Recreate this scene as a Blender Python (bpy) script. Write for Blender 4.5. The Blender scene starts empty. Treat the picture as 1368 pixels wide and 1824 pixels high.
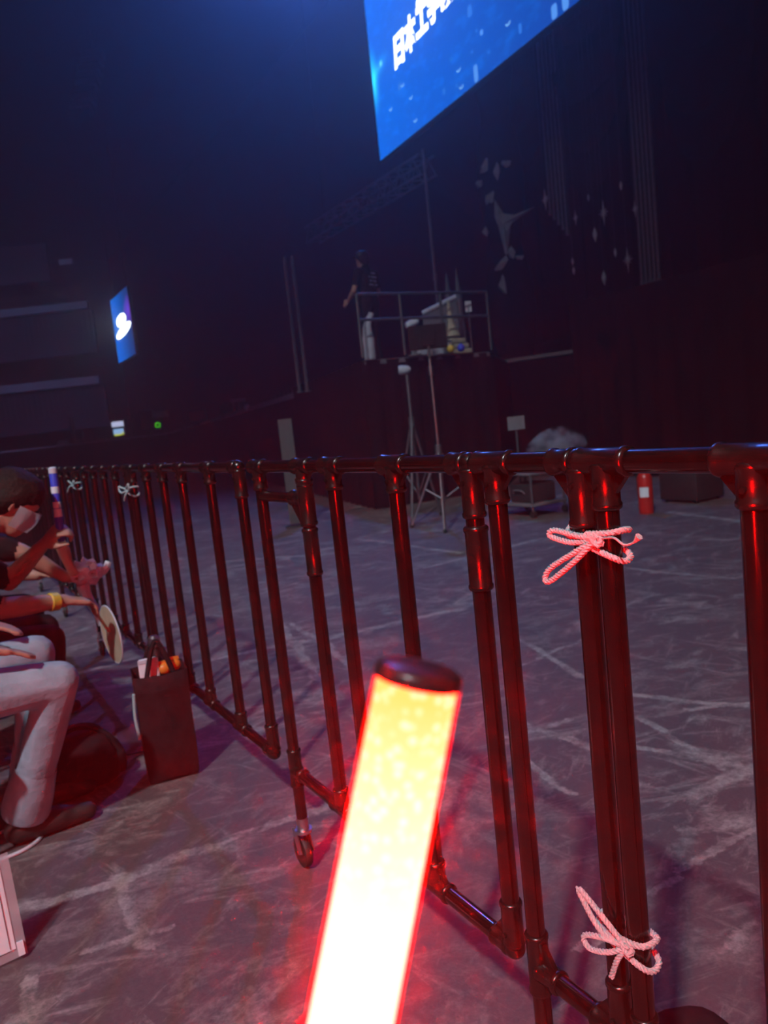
import bpy, bmesh, math, random
from mathutils import Vector, Matrix
random.seed(7)
S = bpy.context.scene
COL = S.collection

# ------------------------------------------------------------------ camera
FPX, CX, CY = 1370.0, 684.0, 912.0
YAW, PIT, ROL, EYE = math.radians(30.2), math.radians(-6.58), math.radians(6.1), 1.18
f0 = Vector((math.sin(YAW)*math.cos(PIT), math.cos(YAW)*math.cos(PIT), math.sin(PIT)))
r0 = Vector((math.cos(YAW), -math.sin(YAW), 0)); u0 = r0.cross(f0)
Rc = r0*math.cos(ROL) - u0*math.sin(ROL); Uc = r0*math.sin(ROL) + u0*math.cos(ROL)
CAM = Vector((0, 0, EYE))
cd = bpy.data.cameras.new('camera'); cam = bpy.data.objects.new('camera', cd); COL.objects.link(cam)
m3 = Matrix((Rc, Uc, -f0)).transposed()
cam.matrix_world = Matrix.Translation(CAM) @ m3.to_4x4()
cd.sensor_fit = 'HORIZONTAL'; cd.sensor_width = 24.0; cd.lens = FPX/1368.0*24.0
cd.clip_start = 0.01; cd.clip_end = 300
cd.dof.use_dof = True; cd.dof.focus_distance = 1.0; cd.dof.aperture_fstop = 6.5
S.camera = cam
S.view_settings.view_transform = 'Standard'; S.view_settings.look = 'None'
S.view_settings.exposure = 0.0; S.view_settings.gamma = 1.0; S.view_settings.use_curve_mapping = False
S.cycles.use_denoising = True
S.cycles.max_bounces = 5; S.cycles.diffuse_bounces = 2; S.cycles.glossy_bounces = 3; S.cycles.volume_bounces = 0; S.cycles.transparent_max_bounces = 8
S.cycles.use_adaptive_sampling = True; S.cycles.adaptive_threshold = 0.1; S.cycles.adaptive_min_samples = 20

# measuring helpers: a photo pixel and one known coordinate give a place in the hall
def ray(x, y): return f0 + Rc*((x-CX)/FPX) - Uc*((y-CY)/FPX)
def onz(x, y, z=0.0): d = ray(x, y); return CAM + d*((z-EYE)/d.z)
def onx(x, y, X): d = ray(x, y); return CAM + d*(X/d.x)
def ony(x, y, Y): d = ray(x, y); return CAM + d*(Y/d.y)
def dep(x, y, z): return CAM + ray(x, y)*z

# ------------------------------------------------------------------ world and lights
w = bpy.data.worlds.new('world'); S.world = w; w.use_nodes = True
w.node_tree.nodes['Background'].inputs[0].default_value = (0.02, 0.03, 0.07, 1)
w.node_tree.nodes['Background'].inputs[1].default_value = 0.1
# thin stage haze hanging in the whole hall
vs = w.node_tree.nodes.new('ShaderNodeVolumeScatter')
vs.inputs['Color'].default_value = (0.95, 0.97, 1.0, 1); vs.inputs['Density'].default_value = 0.012; vs.inputs['Anisotropy'].default_value = 0.8
w.node_tree.links.new(vs.outputs[0], w.node_tree.nodes['World Output'].inputs['Volume'])

def lamp(name, kind, loc, target, energy, color, size=1.0, spot=60, blend=0.6):
    l = bpy.data.lights.new(name, kind); l.energy = energy; l.color = color
    if kind == 'AREA': l.shape = 'DISK'; l.size = size
    else: l.shadow_soft_size = size
    if kind == 'SPOT': l.spot_size = math.radians(spot); l.spot_blend = blend
    o = bpy.data.objects.new(name, l); COL.objects.link(o); o.location = loc
    o.rotation_euler = (Vector(target)-Vector(loc)).to_track_quat('-Z', 'Y').to_euler()
    return o
# dim house lamps up in the roof, over the seats and the pit
lamp('house_lamp', 'SPOT', (-7.0, -5.0, 12.5), (2.6, 4.4, 0), 8600, (0.86, 0.92, 1.0), 0.35, 44, 0.9)
lamp('house_lamp', 'SPOT', (-9.0, 1.0, 14.0), (2.4, 8.5, 0), 3600, (0.9, 0.9, 1.0), 0.35, 32, 0.9)
lamp('stage_fill', 'SPOT', (-9.0, 3.0, 14.0), (8.5, 11.5, 4.0), 1000, (0.75, 0.85, 1.0), 0.3, 26, 0.9)  # added fill that brings up the riser props, not a known fixture
lamp('balcony_fill', 'SPOT', (-9.0, 30.0, 15.0), (1.0, 60.0, 8.0), 16000, (0.35, 0.45, 1.0), 0.5, 50, 0.9)  # added fill, lifts the balcony fronts out of the dark
# blue wash lamps hung over the stage, aimed out over the audience
lamp('wash_lamp', 'SPOT', (9.5, 16.0, 14.5), (-1.0, 9.0, 0.5), 4200, (0.06, 0.20, 1.0), 0.3, 80, 1.0)

# ------------------------------------------------------------------ materials
MATS = {}
def mat(name, col, rough=0.6, metal=0.0, var=0.15, scale=12.0, bump=0.0, spec=0.5, emit=None, estr=1.0, alpha=None):
    if name in MATS: return MATS[name]
    m = bpy.data.materials.new(name); m.use_nodes = True; MATS[name] = m
    nt = m.node_tree; b = nt.nodes['Principled BSDF']
    tc = nt.nodes.new('ShaderNodeTexCoord'); n = nt.nodes.new('ShaderNodeTexNoise')
    n.inputs['Scale'].default_value = scale; n.inputs['Detail'].default_value = 5
    nt.links.new(tc.outputs['Object'], n.inputs['Vector'])
    r = nt.nodes.new('ShaderNodeValToRGB')
    r.color_ramp.elements[0].position = 0.3; r.color_ramp.elements[1].position = 0.7
    r.color_ramp.elements[0].color = tuple(c*(1-var) for c in col) + (1,)
    r.color_ramp.elements[1].color = tuple(min(1, c*(1+var)) for c in col) + (1,)
    nt.links.new(n.outputs['Fac'], r.inputs['Fac']); nt.links.new(r.outputs['Color'], b.inputs['Base Color'])
    b.inputs['Roughness'].default_value = rough; b.inputs['Metallic'].default_value = metal
    b.inputs['Specular IOR Level'].default_value = spec
    if bump:
        bp = nt.nodes.new('ShaderNodeBump'); bp.inputs['Strength'].default_value = bump; bp.inputs['Distance'].default_value = 0.01
        nt.links.new(n.outputs['Fac'], bp.inputs['Height']); nt.links.new(bp.outputs['Normal'], b.inputs['Normal'])
    if emit is not None:
        b.inputs['Emission Color'].default_value = tuple(emit) + (1,); b.inputs['Emission Strength'].default_value = estr
    return m

def emitter(name, col, strength):
    if name in MATS: return MATS[name]
    m = bpy.data.materials.new(name); m.use_nodes = True; MATS[name] = m
    nt = m.node_tree; nt.nodes.clear()
    o = nt.nodes.new('ShaderNodeOutputMaterial'); e = nt.nodes.new('ShaderNodeEmission')
    e.inputs[0].default_value = tuple(col) + (1,); e.inputs[1].default_value = strength
    nt.links.new(e.outputs[0], o.inputs[0]); return m

M_pipe   = mat('black_coated_pipe', (0.005, 0.004, 0.004), 0.16, 0, 0.3, 40)
M_joint  = mat('black_moulded_joint', (0.007, 0.006, 0.006), 0.26, 0, 0.3, 60, 0.05)
M_metal  = mat('zinc_metal', (0.55, 0.56, 0.6), 0.3, 1.0)
M_dmetal = mat('dull_steel', (0.12, 0.12, 0.14), 0.45, 0.6)
M_rubber = mat('black_rubber', (0.015, 0.014, 0.015), 0.6)
M_rope   = mat('white_cord', (0.34, 0.48, 0.50), 0.8, 0, 0.2, 300, 0.3)
M_black  = mat('black_cloth', (0.012, 0.011, 0.014), 0.9, 0, 0.3, 30, 0.2, 0.1)
M_drape  = mat('black_stage_drape', (0.007, 0.005, 0.008), 0.95, 0, 0.25, 3, 0.2, 0.05)
M_dark   = mat('dark_plastic', (0.02, 0.02, 0.024), 0.5)
M_wall   = mat('dark_hall_wall', (0.02, 0.02, 0.035), 0.9, 0, 0.2, 0.5, 0, 0.1)
M_denim  = mat('pale_denim', (0.27, 0.34, 0.42), 0.9, 0, 0.14, 16, 0.8, 0.1)
M_skin   = mat('skin', (0.42, 0.22, 0.16), 0.55, 0, 0.10, 20, 0.05)
M_hair   = mat('dark_hair', (0.012, 0.008, 0.007), 0.7, 0, 0.4, 90, 0.5, 0.2)
M_tee    = mat('black_cotton', (0.014, 0.012, 0.014), 0.9, 0, 0.3, 20, 0.3, 0.1)
M_shoe   = mat('black_shoe', (0.015, 0.013, 0.014), 0.6)
M_white  = mat('white_paper', (0.72, 0.76, 0.82), 0.7, 0, 0.04)
M_offw   = mat('off_white_cloth', (0.55, 0.58, 0.66), 0.8, 0, 0.12, 20, 0.2)
M_yellow = mat('yellow_silicone', (0.62, 0.42, 0.05), 0.5)
M_orange = mat('orange_wrapper', (0.75, 0.22, 0.03), 0.4)
M_blue   = mat('blue_film', (0.03, 0.06, 0.55), 0.4)
M_cream  = mat('cream_card', (0.52, 0.42, 0.30), 0.7)
M_red    = mat('red_enamel', (0.50, 0.02, 0.015), 0.3)
M_grey   = mat('grey_paint', (0.12, 0.12, 0.14), 0.6)
M_pgrey  = mat('pale_grey_board', (0.30, 0.32, 0.38), 0.7)
M_stone  = mat('sand_prop', (0.42, 0.38, 0.28), 0.8, 0, 0.2, 8)

# ------------------------------------------------------------------ mesh helpers
def link(name, me, m, parent=None):
    o = bpy.data.objects.new(name, me); COL.objects.link(o)
    if m is not None and not me.materials: me.materials.append(m)
    if parent is not None:
        o.parent = parent; o.matrix_parent_inverse = TR.get(parent.name, Matrix.Identity(4)).inverted()
    return o
TR = {}
def obj(name, bm, m, parent=None, smooth=True):
    me = bpy.data.meshes.new(name)
    bmesh.ops.recalc_face_normals(bm, faces=bm.faces)
    bm.to_mesh(me); bm.free()
    if smooth:
        for p in me.polygons: p.use_smooth = True
        try: me.set_sharp_from_angle(angle=math.radians(38))
        except Exception: pass
    return link(name, me, m, parent)
def thing(name, label, cat, loc, group=None):
    o = bpy.data.objects.new(name, None); COL.objects.link(o); o.location = loc
    o.empty_display_size = 0.05
    TR[o.name] = Matrix.Translation(Vector(loc))
    o['label'] = label; o['category'] = cat
    if group: o['group'] = group
    return o
def tag(o, label, cat, group=None):
    o['label'] = label; o['category'] = cat
    if group: o['group'] = group
    return o
def struct(o, label=None):
    o['kind'] = 'structure'
    if label: o['label'] = label
    return o
def B(): return bmesh.new()

def frame_of(d):
    d = d.normalized(); a = Vector((0, 0, 1)) if abs(d.z) < 0.9 else Vector((1, 0, 0))
    x = d.cross(a).normalized(); return x, d.cross(x).normalized()
def lathe(bm, p0, p1, prof, seg=16, cap=True):
    """prof: list of (t along p0-p1, radius)"""
    p0, p1 = Vector(p0), Vector(p1); d = p1-p0; x, y = frame_of(d); rings = []
    for t, r in prof:
        c = p0 + d*t
        rings.append([bm.verts.new(c + x*(r*math.cos(2*math.pi*k/seg)) + y*(r*math.sin(2*math.pi*k/seg))) for k in range(seg)])
    for a, b in zip(rings, rings[1:]):
        for k in range(seg): bm.faces.new((a[k], a[(k+1) % seg], b[(k+1) % seg], b[k]))
    if cap: bm.faces.new(rings[0][::-1]); bm.faces.new(rings[-1])
def cyl(bm, p0, p1, r, r2=None, seg=16): lathe(bm, p0, p1, [(0, r), (1, r if r2 is None else r2)], seg)
def box(bm, lo, hi, rot=None, org=None):
    lo, hi = Vector(lo), Vector(hi); vs = []
    for z in (lo.z, hi.z):
        for x, y in ((lo.x, lo.y), (hi.x, lo.y), (hi.x, hi.y), (lo.x, hi.y)):
            v = Vector((x, y, z))
            if rot is not None: v = org + rot @ (v-org)
            vs.append(bm.verts.new(v))
    for f in ((0, 3, 2, 1), (4, 5, 6, 7), (0, 1, 5, 4), (1, 2, 6, 5), (2, 3, 7, 6), (3, 0, 4, 7)):
        bm.faces.new([vs[i] for i in f])
def bevbox(bm, lo, hi, bev=0.005, seg=2, rot=None, org=None):
    t = B(); box(t, lo, hi, rot, org)
    bmesh.ops.bevel(t, geom=list(t.edges), offset=bev, segments=seg, affect='EDGES', profile=0.5)
    merge(bm, t)
def merge(bm, t):
    mp = {v: bm.verts.new(v.co) for v in t.verts}
    for f in t.faces:
        try: bm.faces.new([mp[v] for v in f.verts])
        except ValueError: pass
    t.free()
def obox(bm, c, ax, ay, az, hx, hy, hz):
    """box with its own axes"""
    vs = []
    for sz in (-1, 1):
        for sx, sy in ((-1, -1), (1, -1), (1, 1), (-1, 1)):
            vs.append(bm.verts.new(c + ax*(sx*hx) + ay*(sy*hy) + az*(sz*hz)))
    for f in ((0, 3, 2, 1), (4, 5, 6, 7), (0, 1, 5, 4), (1, 2, 6, 5), (2, 3, 7, 6), (3, 0, 4, 7)):
        bm.faces.new([vs[i] for i in f])
def ball(bm, c, r, sx=1, sy=1, sz=1, sub=2, rot=None):
    t = B(); bmesh.ops.create_icosphere(t, subdivisions=sub, radius=1)
    c = Vector(c)
    for v in t.verts:
        q = Vector((v.co.x*r*sx, v.co.y*r*sy, v.co.z*r*sz))
        v.co = c + (rot @ q if rot is not None else q)
    merge(bm, t)
def tube(bm, pts, r, seg=8, rfun=None, cap=True):
    pts = [Vector(p) for p in pts]; rings = []; n = len(pts); prevx = None
    for i, p in enumerate(pts):
        d = (pts[min(i+1, n-1)] - pts[max(i-1, 0)])
        if d.length < 1e-9: d = Vector((0, 0, 1))
        d.normalize()
        if prevx is None: x, y = frame_of(d)
        else:
            x = prevx - d*prevx.dot(d)
            if x.length < 1e-6: x, y = frame_of(d)
            x.normalize(); y = d.cross(x)
        prevx = x; rr = rfun(i/(n-1)) if rfun else r
        rings.append([bm.verts.new(p + x*(rr*math.cos(2*math.pi*k/seg)) + y*(rr*math.sin(2*math.pi*k/seg))) for k in range(seg)])
    for a, b in zip(rings, rings[1:]):
        for k in range(seg): bm.faces.new((a[k], a[(k+1) % seg], b[(k+1) % seg], b[k]))
    if cap: bm.faces.new(rings[0][::-1]); bm.faces.new(rings[-1])
def spline(pts, per=10):
    pts = [Vector(p) for p in pts]; out = []
    P = [pts[0]*2-pts[1]] + pts + [pts[-1]*2-pts[-2]]
    for i in range(1, len(P)-2):
        a, b, c, d = P[i-1], P[i], P[i+1], P[i+2]
        for k in range(per):
            t = k/per
            out.append(0.5*((2*b)+(c-a)*t+(2*a-5*b+4*c-d)*t*t+(3*b-a-3*c+d)*t**3))
    out.append(pts[-1]); return out
def rope(bm, pts, r, pitch=0.016, per=10):
    c = spline(pts, per); L = 0.0; acc = [0.0]
    for a, b in zip(c, c[1:]): L += (b-a).length; acc.append(L)
    n = max(len(c), int(L/0.0025)); res = []
    j = 0
    for i in range(n+1):
        s = L*i/n
        while j < len(acc)-2 and acc[j+1] < s: j += 1
        t = (s-acc[j])/max(1e-9, acc[j+1]-acc[j]); res.append((c[j].lerp(c[j+1], t), s))
    for st in range(3):
        q = []; px = None
        for i, (p, s) in enumerate(res):
            d = (res[min(i+1, n)][0]-res[max(i-1, 0)][0]).normalized()
            if px is None: x, y = frame_of(d)
            else: x = (px-d*px.dot(d)).normalized(); y = d.cross(x)
            px = x; a = 2*math.pi*(s/pitch + st/3)
            q.append(p + x*(0.52*r*math.cos(a)) + y*(0.52*r*math.sin(a)))
        tube(bm, q, r*0.58, 6)
def poly_prism(bm, pts, n, th):
    """planar outline pts (3D) extruded by th along n"""
    a = [bm.verts.new(Vector(p)) for p in pts]; b = [bm.verts.new(Vector(p)+n*th) for p in pts]
    bm.faces.new(a[::-1]); bm.faces.new(b)
    for k in range(len(a)): bm.faces.new((a[k], a[(k+1) % len(a)], b[(k+1) % len(a)], b[k]))

# ------------------------------------------------------------------ floor material
def floor_material():
    m = bpy.data.materials.new('worn_concrete'); m.use_nodes = True
    nt = m.node_tree; N = nt.nodes; L = nt.links; b = N['Principled BSDF']
    g = bpy.data.node_groups.new('tape_mark', 'ShaderNodeTree')
    for nm, ty in (('P', 'NodeSocketVector'), ('A', 'NodeSocketVector'), ('BA', 'NodeSocketVector'), ('InvLen2', 'NodeSocketFloat'), ('Width', 'NodeSocketFloat')):
        g.interface.new_socket(name=nm, in_out='INPUT', socket_type=ty)
    g.interface.new_socket(name='Mask', in_out='OUTPUT', socket_type='NodeSocketFloat')
    gi = g.nodes.new('NodeGroupInput'); go = g.nodes.new('NodeGroupOutput')
    def vm(op): n = g.nodes.new('ShaderNodeVectorMath'); n.operation = op; return n
    def mm(op): n = g.nodes.new('ShaderNodeMath'); n.operation = op; return n
    pa = vm('SUBTRACT'); g.links.new(gi.outputs['P'], pa.inputs[0]); g.links.new(gi.outputs['A'], pa.inputs[1])
    dt = vm('DOT_PRODUCT'); g.links.new(pa.outputs[0], dt.inputs[0]); g.links.new(gi.outputs['BA'], dt.inputs[1])
    h = mm('MULTIPLY'); h.use_clamp = True; g.links.new(dt.outputs['Value'], h.inputs[0]); g.links.new(gi.outputs['InvLen2'], h.inputs[1])
    sc = vm('SCALE'); g.links.new(gi.outputs['BA'], sc.inputs[0]); g.links.new(h.outputs[0], sc.inputs['Scale'])
    df = vm('SUBTRACT'); g.links.new(pa.outputs[0], df.inputs[0]); g.links.new(sc.outputs[0], df.inputs[1])
    ln = vm('LENGTH'); g.links.new(df.outputs[0], ln.inputs[0])
    dv = mm('DIVIDE'); g.links.new(ln.outputs['Value'], dv.inputs[0]); g.links.new(gi.outputs['Width'], dv.inputs[1])
    mr = g.nodes.new('ShaderNodeMapRange'); mr.inputs[1].default_value = 0.7; mr.inputs[2].default_value = 1.25
    mr.inputs[3].default_value = 1; mr.inputs[4].default_value = 0
    g.links.new(dv.outputs[0], mr.inputs[0]); g.links.new(mr.outputs[0], go.inputs[0])
    tc = N.new('ShaderNodeTexCoord')
    def noise(scale, detail=6, rough=0.6, vec=None, dist=0.0):
        n = N.new('ShaderNodeTexNoise'); n.inputs['Scale'].default_value = scale; n.inputs['Detail'].default_value = detail
        n.inputs['Roughness'].default_value = rough; n.inputs['Distortion'].default_value = dist
        L.new(vec or tc.outputs['Object'], n.inputs['Vector']); return n
    def math_(op, a, c=None, clamp=False):
        n = N.new('ShaderNodeMath'); n.operation = op; n.use_clamp = clamp
        for i, q in enumerate((a, c)):
            if q is None: continue
            if isinstance(q, (int, float)): n.inputs[i].default_value = q
            else: L.new(q, n.inputs[i])
        return n.outputs[0]
    def rng(v, a, c, lo=0, hi=1):
        n = N.new('ShaderNodeMapRange'); L.new(v, n.inputs[0])
        for i, q in enumerate((a, c, lo, hi)): n.inputs[i+1].default_value = q
        return n.outputs[0]
    # wobble the coordinates so marks wander and have ragged edges
    nw = noise(2.2, 2); ws = N.new('ShaderNodeVectorMath'); ws.operation = 'MULTIPLY_ADD'
    ws.inputs[1].default_value = (0.16, 0.16, 0); L.new(nw.outputs['Color'], ws.inputs[0]); L.new(tc.outputs['Object'], ws.inputs[2])
    nw2 = noise(38, 4, 0.7); ws2 = N.new('ShaderNodeVectorMath'); ws2.operation = 'MULTIPLY_ADD'
    ws2.inputs[1].default_value = (0.045, 0.045, 0); L.new(nw2.outputs['Color'], ws2.inputs[0]); L.new(ws.outputs[0], ws2.inputs[2])
    off = N.new('ShaderNodeVectorMath'); off.operation = 'SUBTRACT'; off.inputs[1].default_value = (0.1025, 0.1025, 0)
    L.new(ws2.outputs[0], off.inputs[0])
    flat = N.new('ShaderNodeVectorMath'); flat.operation = 'MULTIPLY'; flat.inputs[1].default_value = (1, 1, 0); L.new(off.outputs[0], flat.inputs[0])
    total = None
    for (x0, y0, x1, y1, wd) in FLOOR_MARKS:
        a, c = onz(x0, y0), onz(x1, y1); ba = c-a
        n = N.new('ShaderNodeGroup'); n.node_tree = g; L.new(flat.outputs[0], n.inputs['P'])
        n.inputs['A'].default_value = a; n.inputs['BA'].default_value = ba
        n.inputs['InvLen2'].default_value = 1/ba.length_squared; n.inputs['Width'].default_value = wd
        total = n.outputs[0] if total is None else math_('MAXIMUM', total, n.outputs[0])
    def streak(rot, sx, sy, scale, lo, hi):
        mp = N.new('ShaderNodeMapping'); mp.inputs['Rotation'].default_value = (0, 0, rot); L.new(tc.outputs['Object'], mp.inputs['Vector'])
        m2 = N.new('ShaderNodeMapping'); m2.inputs['Scale'].default_value = (sx, sy, 1); L.new(mp.outputs[0], m2.inputs['Vector'])
        return rng(noise(scale, 8, 0.68, m2.outputs[0], 0.8).outputs['Fac'], lo, hi)
    n2 = noise(60, 8, 0.75, None, 0.4); grain = rng(n2.outputs['Fac'], 0.36, 0.62)
    wear = math_('MULTIPLY', rng(noise(9, 8, 0.75).outputs['Fac'], 0.36, 0.56), math_('ADD', math_('MULTIPLY', grain, 0.6), 0.4))
    lines = math_('MULTIPLY', total, wear)
    s1 = streak(0.35, 1.0, 4.0, 2.6, 0.54, 0.68); s2 = streak(1.35, 1.0, 5.0, 2.2, 0.56, 0.70); s3 = streak(-0.5, 1.0, 3.2, 4.2, 0.55, 0.70); s4 = streak(0.1, 1.0, 1.3, 3.0, 0.53, 0.66)
    st = math_('MAXIMUM', math_('MAXIMUM', s1, s2), math_('MAXIMUM', s3, s4))
    big = rng(noise(1.1, 3, 0.5).outputs['Fac'], 0.34, 0.58, 0.35, 1)
    scuff = math_('MULTIPLY', math_('MULTIPLY', st, math_('ADD', math_('MULTIPLY', grain, 0.75), 0.25)), big)
    mask = math_('MAXIMUM', math_('MULTIPLY', lines, 0.85), math_('MULTIPLY', scuff, 0.8), True)
    fine = noise(130, 4, 0.7)
    ramp = N.new('ShaderNodeValToRGB'); ramp.color_ramp.elements[0].color = (0.060, 0.047, 0.052, 1); ramp.color_ramp.elements[1].color = (0.115, 0.094, 0.102, 1)
    ramp.color_ramp.elements[0].position = 0.3; ramp.color_ramp.elements[1].position = 0.75
    L.new(math_('ADD', math_('MULTIPLY', fine.outputs['Fac'], 0.4), math_('MULTIPLY', n2.outputs['Fac'], 0.6)), ramp.inputs['Fac'])
    mix = N.new('ShaderNodeMix'); mix.data_type = 'RGBA'
    L.new(mask, mix.inputs[0]); L.new(ramp.outputs[0], mix.inputs[6]); mix.inputs[7].default_value = (0.40, 0.38, 0.36, 1)
    L.new(mix.outputs[2], b.inputs['Base Color'])
    b.inputs['Roughness'].default_value = 0.62; b.inputs['Specular IOR Level'].default_value = 0.35
    bp = N.new('ShaderNodeBump'); bp.inputs['Strength'].default_value = 0.25; bp.inputs['Distance'].default_value = 0.004
    L.new(math_('ADD', fine.outputs['Fac'], mask), bp.inputs['Height']); L.new(bp.outputs[0], b.inputs['Normal'])
    return m
FLOOR_MARKS = [  # pixel ends in the photo, half width in metres
    (-60, 1655, 650, 1412, .022), (205, 1555, 258, 1690, .02), (140, 1200, 255, 1168, .025), (140, 1236, 300, 1205, .03),
    (300, 1190, 830, 1085, .03), (500, 1115, 575, 1215, .03), (520, 1110, 640, 1190, .02),
    (900, 1125, 1045, 1205, .022), (920, 1190, 1060, 1130, .012), (1110, 1238, 1330, 1262, .02), (1140, 1275, 1290, 1372, .018),
    (1120, 1330, 1345, 1372, .02), (1240, 1415, 1350, 1368, .03), (1205, 1552, 1352, 1478, .014), (1150, 1600, 1215, 1565, .012),
    (930, 1290, 1060, 1330, .02), (905, 1310, 1010, 1280, .012), (940, 1350, 1035, 1420, .014), (1195, 912, 1330, 930, .05),
    (1230, 1265, 1368, 1255, .016), (400, 1000, 620, 985, .03), (760, 1010, 960, 960, .03), (640, 960, 820, 985, .03), (1100, 1010, 1300, 1030, .02),
    (1020, 1700, 1085, 1670, .012), (150, 1700, 300, 1655, .012), (40, 1760, 55, 1800, .02), (1330, 1700, 1368, 1660, .02),
]
FLOOR = floor_material()

# ------------------------------------------------------------------ the hall
bm = B(); box(bm, (-16, -8, -0.3), (16, 70, 0.0)); struct(obj('floor', bm, FLOOR, smooth=False), 'scuffed concrete arena floor with tape marks')
bm = B(); box(bm, (-16, -8, 17.5), (16, 70, 17.8)); struct(obj('ceiling', bm, M_wall, smooth=False), 'dark arena roof')
bm = B(); box(bm, (-16.3, -8, 0), (-16, 70, 17.5)); struct(obj('wall_left', bm, M_wall, smooth=False), 'dark arena side wall')
bm = B(); box(bm, (16, -8, 0), (16.3, 70, 17.5)); struct(obj('wall_right', bm, M_wall, smooth=False), 'dark wall behind the stage')
bm = B(); box(bm, (-16, 70, 0), (16, 70.3, 17.5)); struct(obj('wall_back', bm, M_wall, smooth=False), 'dark far end wall of the arena')
bm = B(); box(bm, (-16, -8.3, 0), (16, -8, 17.5)); struct(obj('wall_front', bm, M_wall, smooth=False), 'dark near end wall')

# ------------------------------------------------------------------ pipe barricade
FX, ZT, ZB, PR, JR = 0.727, 1.103, 0.283, 0.0150, 0.0178
def sleeve(bm, p0, p1, r=JR, lip=0.0016):
    L = (Vector(p1)-Vector(p0)).length; e = min(0.3, 0.004/L)
    lathe(bm, p0, p1, [(0, r-0.003), (e*0.4, r), (e, r+lip), (e*2.2, r+lip), (e*2.8, r), (1-e*2.8, r), (1-e*2.2, r+lip), (1-e, r+lip), (1-e*.4, r), (1, r-0.003)], 20)
def joint(parent, y, z, kind, x=FX, long=0.062):
    """kind: tee (branch down or up), elbow_near (rail goes to +Y), corner at bottom"""
    bm = B(); up = z < 0.6; s = 1 if up else -1
    if kind == 'tee':
        sleeve(bm, (x, y-0.043, z), (x, y+0.043, z)); sleeve(bm, (x, y, z), (x, y, z+s*long))
        # webs under the tee
        for q in (-1, 1):
            poly_prism(bm, [(x-0.004, y+q*0.016, z+s*0.015), (x-0.004, y+q*0.040, z+s*0.015), (x-0.004, y+q*0.016, z+s*0.042)], Vector((1, 0, 0)), 0.008)
    else:
        sleeve(bm, (x, y+0.006, z), (x, y+0.052, z)); sleeve(bm, (x, y, z+s*0.006), (x, y, z+s*(long+0.025)))
        ball(bm, (x, y, z), JR+0.0005, sub=3)
        poly_prism(bm, [(x-0.004, y+0.016, z+s*0.015), (x-0.004, y+0.048, z+s*0.015), (x-0.004, y+0.016, z+s*0.052)], Vector((1, 0, 0)), 0.008)
    if kind == 'tee' and not up or kind != 'tee':
        # set screw
        cyl(bm, (x-JR-0.003, y, z+s*0.03), (x-JR+0.004, y, z+s*0.03), 0.004, seg=8)
    return obj('pipe_joint', bm, M_joint, parent)
def caster(parent, y, x=FX):
    bm = B(); cyl(bm, (x, y, 0.118), (x, y, 0.150), 0.0165, seg=14); cyl(bm, (x, y, 0.110), (x, y, 0.118), 0.024, seg=14)
    for q in (-1, 1): obox(bm, Vector((x+q*0.017, y+0.012, 0.082)), Vector((1, 0, 0)), Vector((0, .91, -.41)), Vector((0, .41, .91)), 0.0018, 0.014, 0.036)
    c = obj('caster', bm, M_metal, parent)
    bm = B(); lathe(bm, (x-0.012, y+0.022, 0.045), (x+0.012, y+0.022, 0.045), [(0, 0.036), (0.12, 0.043), (0.3, 0.045), (0.7, 0.045), (0.88, 0.043), (1, 0.036)], 24)
    cyl(bm, (x-0.020, y+0.022, 0.045), (x+0.020, y+0.022, 0.045), 0.006, seg=10)
    obj('wheel', bm, M_rubber, c)
def panel(label, y_elbow, bars, y_leg, detail=True, x=FX):
    t = thing('pipe_barricade', label, 'barricade', (x, (y_elbow+y_leg)/2, 0), 'black pipe barricade panels in a row')
    sg = 18 if detail else 10
    bm = B(); cyl(bm, (x, y_elbow+0.004, ZT), (x, y_leg+0.048, ZT), PR, seg=sg)
    ball(bm, (x, y_leg+0.046, ZT), PR*0.98, sub=2); obj('top_rail', bm, M_pipe, t)
    bm = B(); cyl(bm, (x, y_elbow+0.004, ZB), (x, y_leg-0.004, ZB), PR, seg=sg); obj('bottom_rail', bm, M_pipe, t)
    for y in [y_elbow] + bars:
        bm = B(); cyl(bm, (x, y, ZB+0.004), (x, y, ZT-0.004), PR, seg=sg); obj('bar', bm, M_pipe, t)
    bm = B(); cyl(bm, (x, y_leg, 0.13), (x, y_leg, ZT-0.004), PR, seg=sg); obj('leg', bm, M_pipe, t)
    joint(t, y_elbow, ZT, 'elbow', x); joint(t, y_elbow, ZB, 'elbow', x)
    for y in bars: joint(t, y, ZT, 'tee', x, 0.052); joint(t, y, ZB, 'tee', x, 0.052)
    joint(t, y_leg, ZT, 'tee', x)
    bm = B(); sleeve(bm, (x, y_leg, ZB-0.045), (x, y_leg, ZB+0.062)); sleeve(bm, (x, y_leg-0.052, ZB), (x, y_leg-0.004, ZB))
    poly_prism(bm, [(x-0.004, y_leg-0.016, ZB+0.015), (x-0.004, y_leg-0.045, ZB+0.015), (x-0.004, y_leg-0.016, ZB+0.05)], Vector((1, 0, 0)), 0.008)
    obj('pipe_joint', bm, M_joint, t)
    caster(t, y_leg, x)
    return t
panel('nearest black pipe barricade panel at the right edge, tied with cord at its post', -0.52, [-0.27, -0.02, 0.235, 0.488], 0.691)
panel('very narrow black pipe barricade panel between the cord tie and the next double post', 0.733, [], 0.908)
P3 = panel('black pipe barricade panel right behind the glowing stick, with a silver caster', 0.968, [1.196, 1.445, 1.592], 1.862)
panel('black pipe barricade panel beside the black tote bag', 2.01, [2.27, 2.569, 2.81, 3.05], 3.29)
def spread(a, b, n): return [a + (b-a)*(i+1)/(n+1) for i in range(n)]
panel('black pipe barricade panel between the two far cord ties', 3.365, spread(3.365, 4.68, 4), 4.68)
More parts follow.
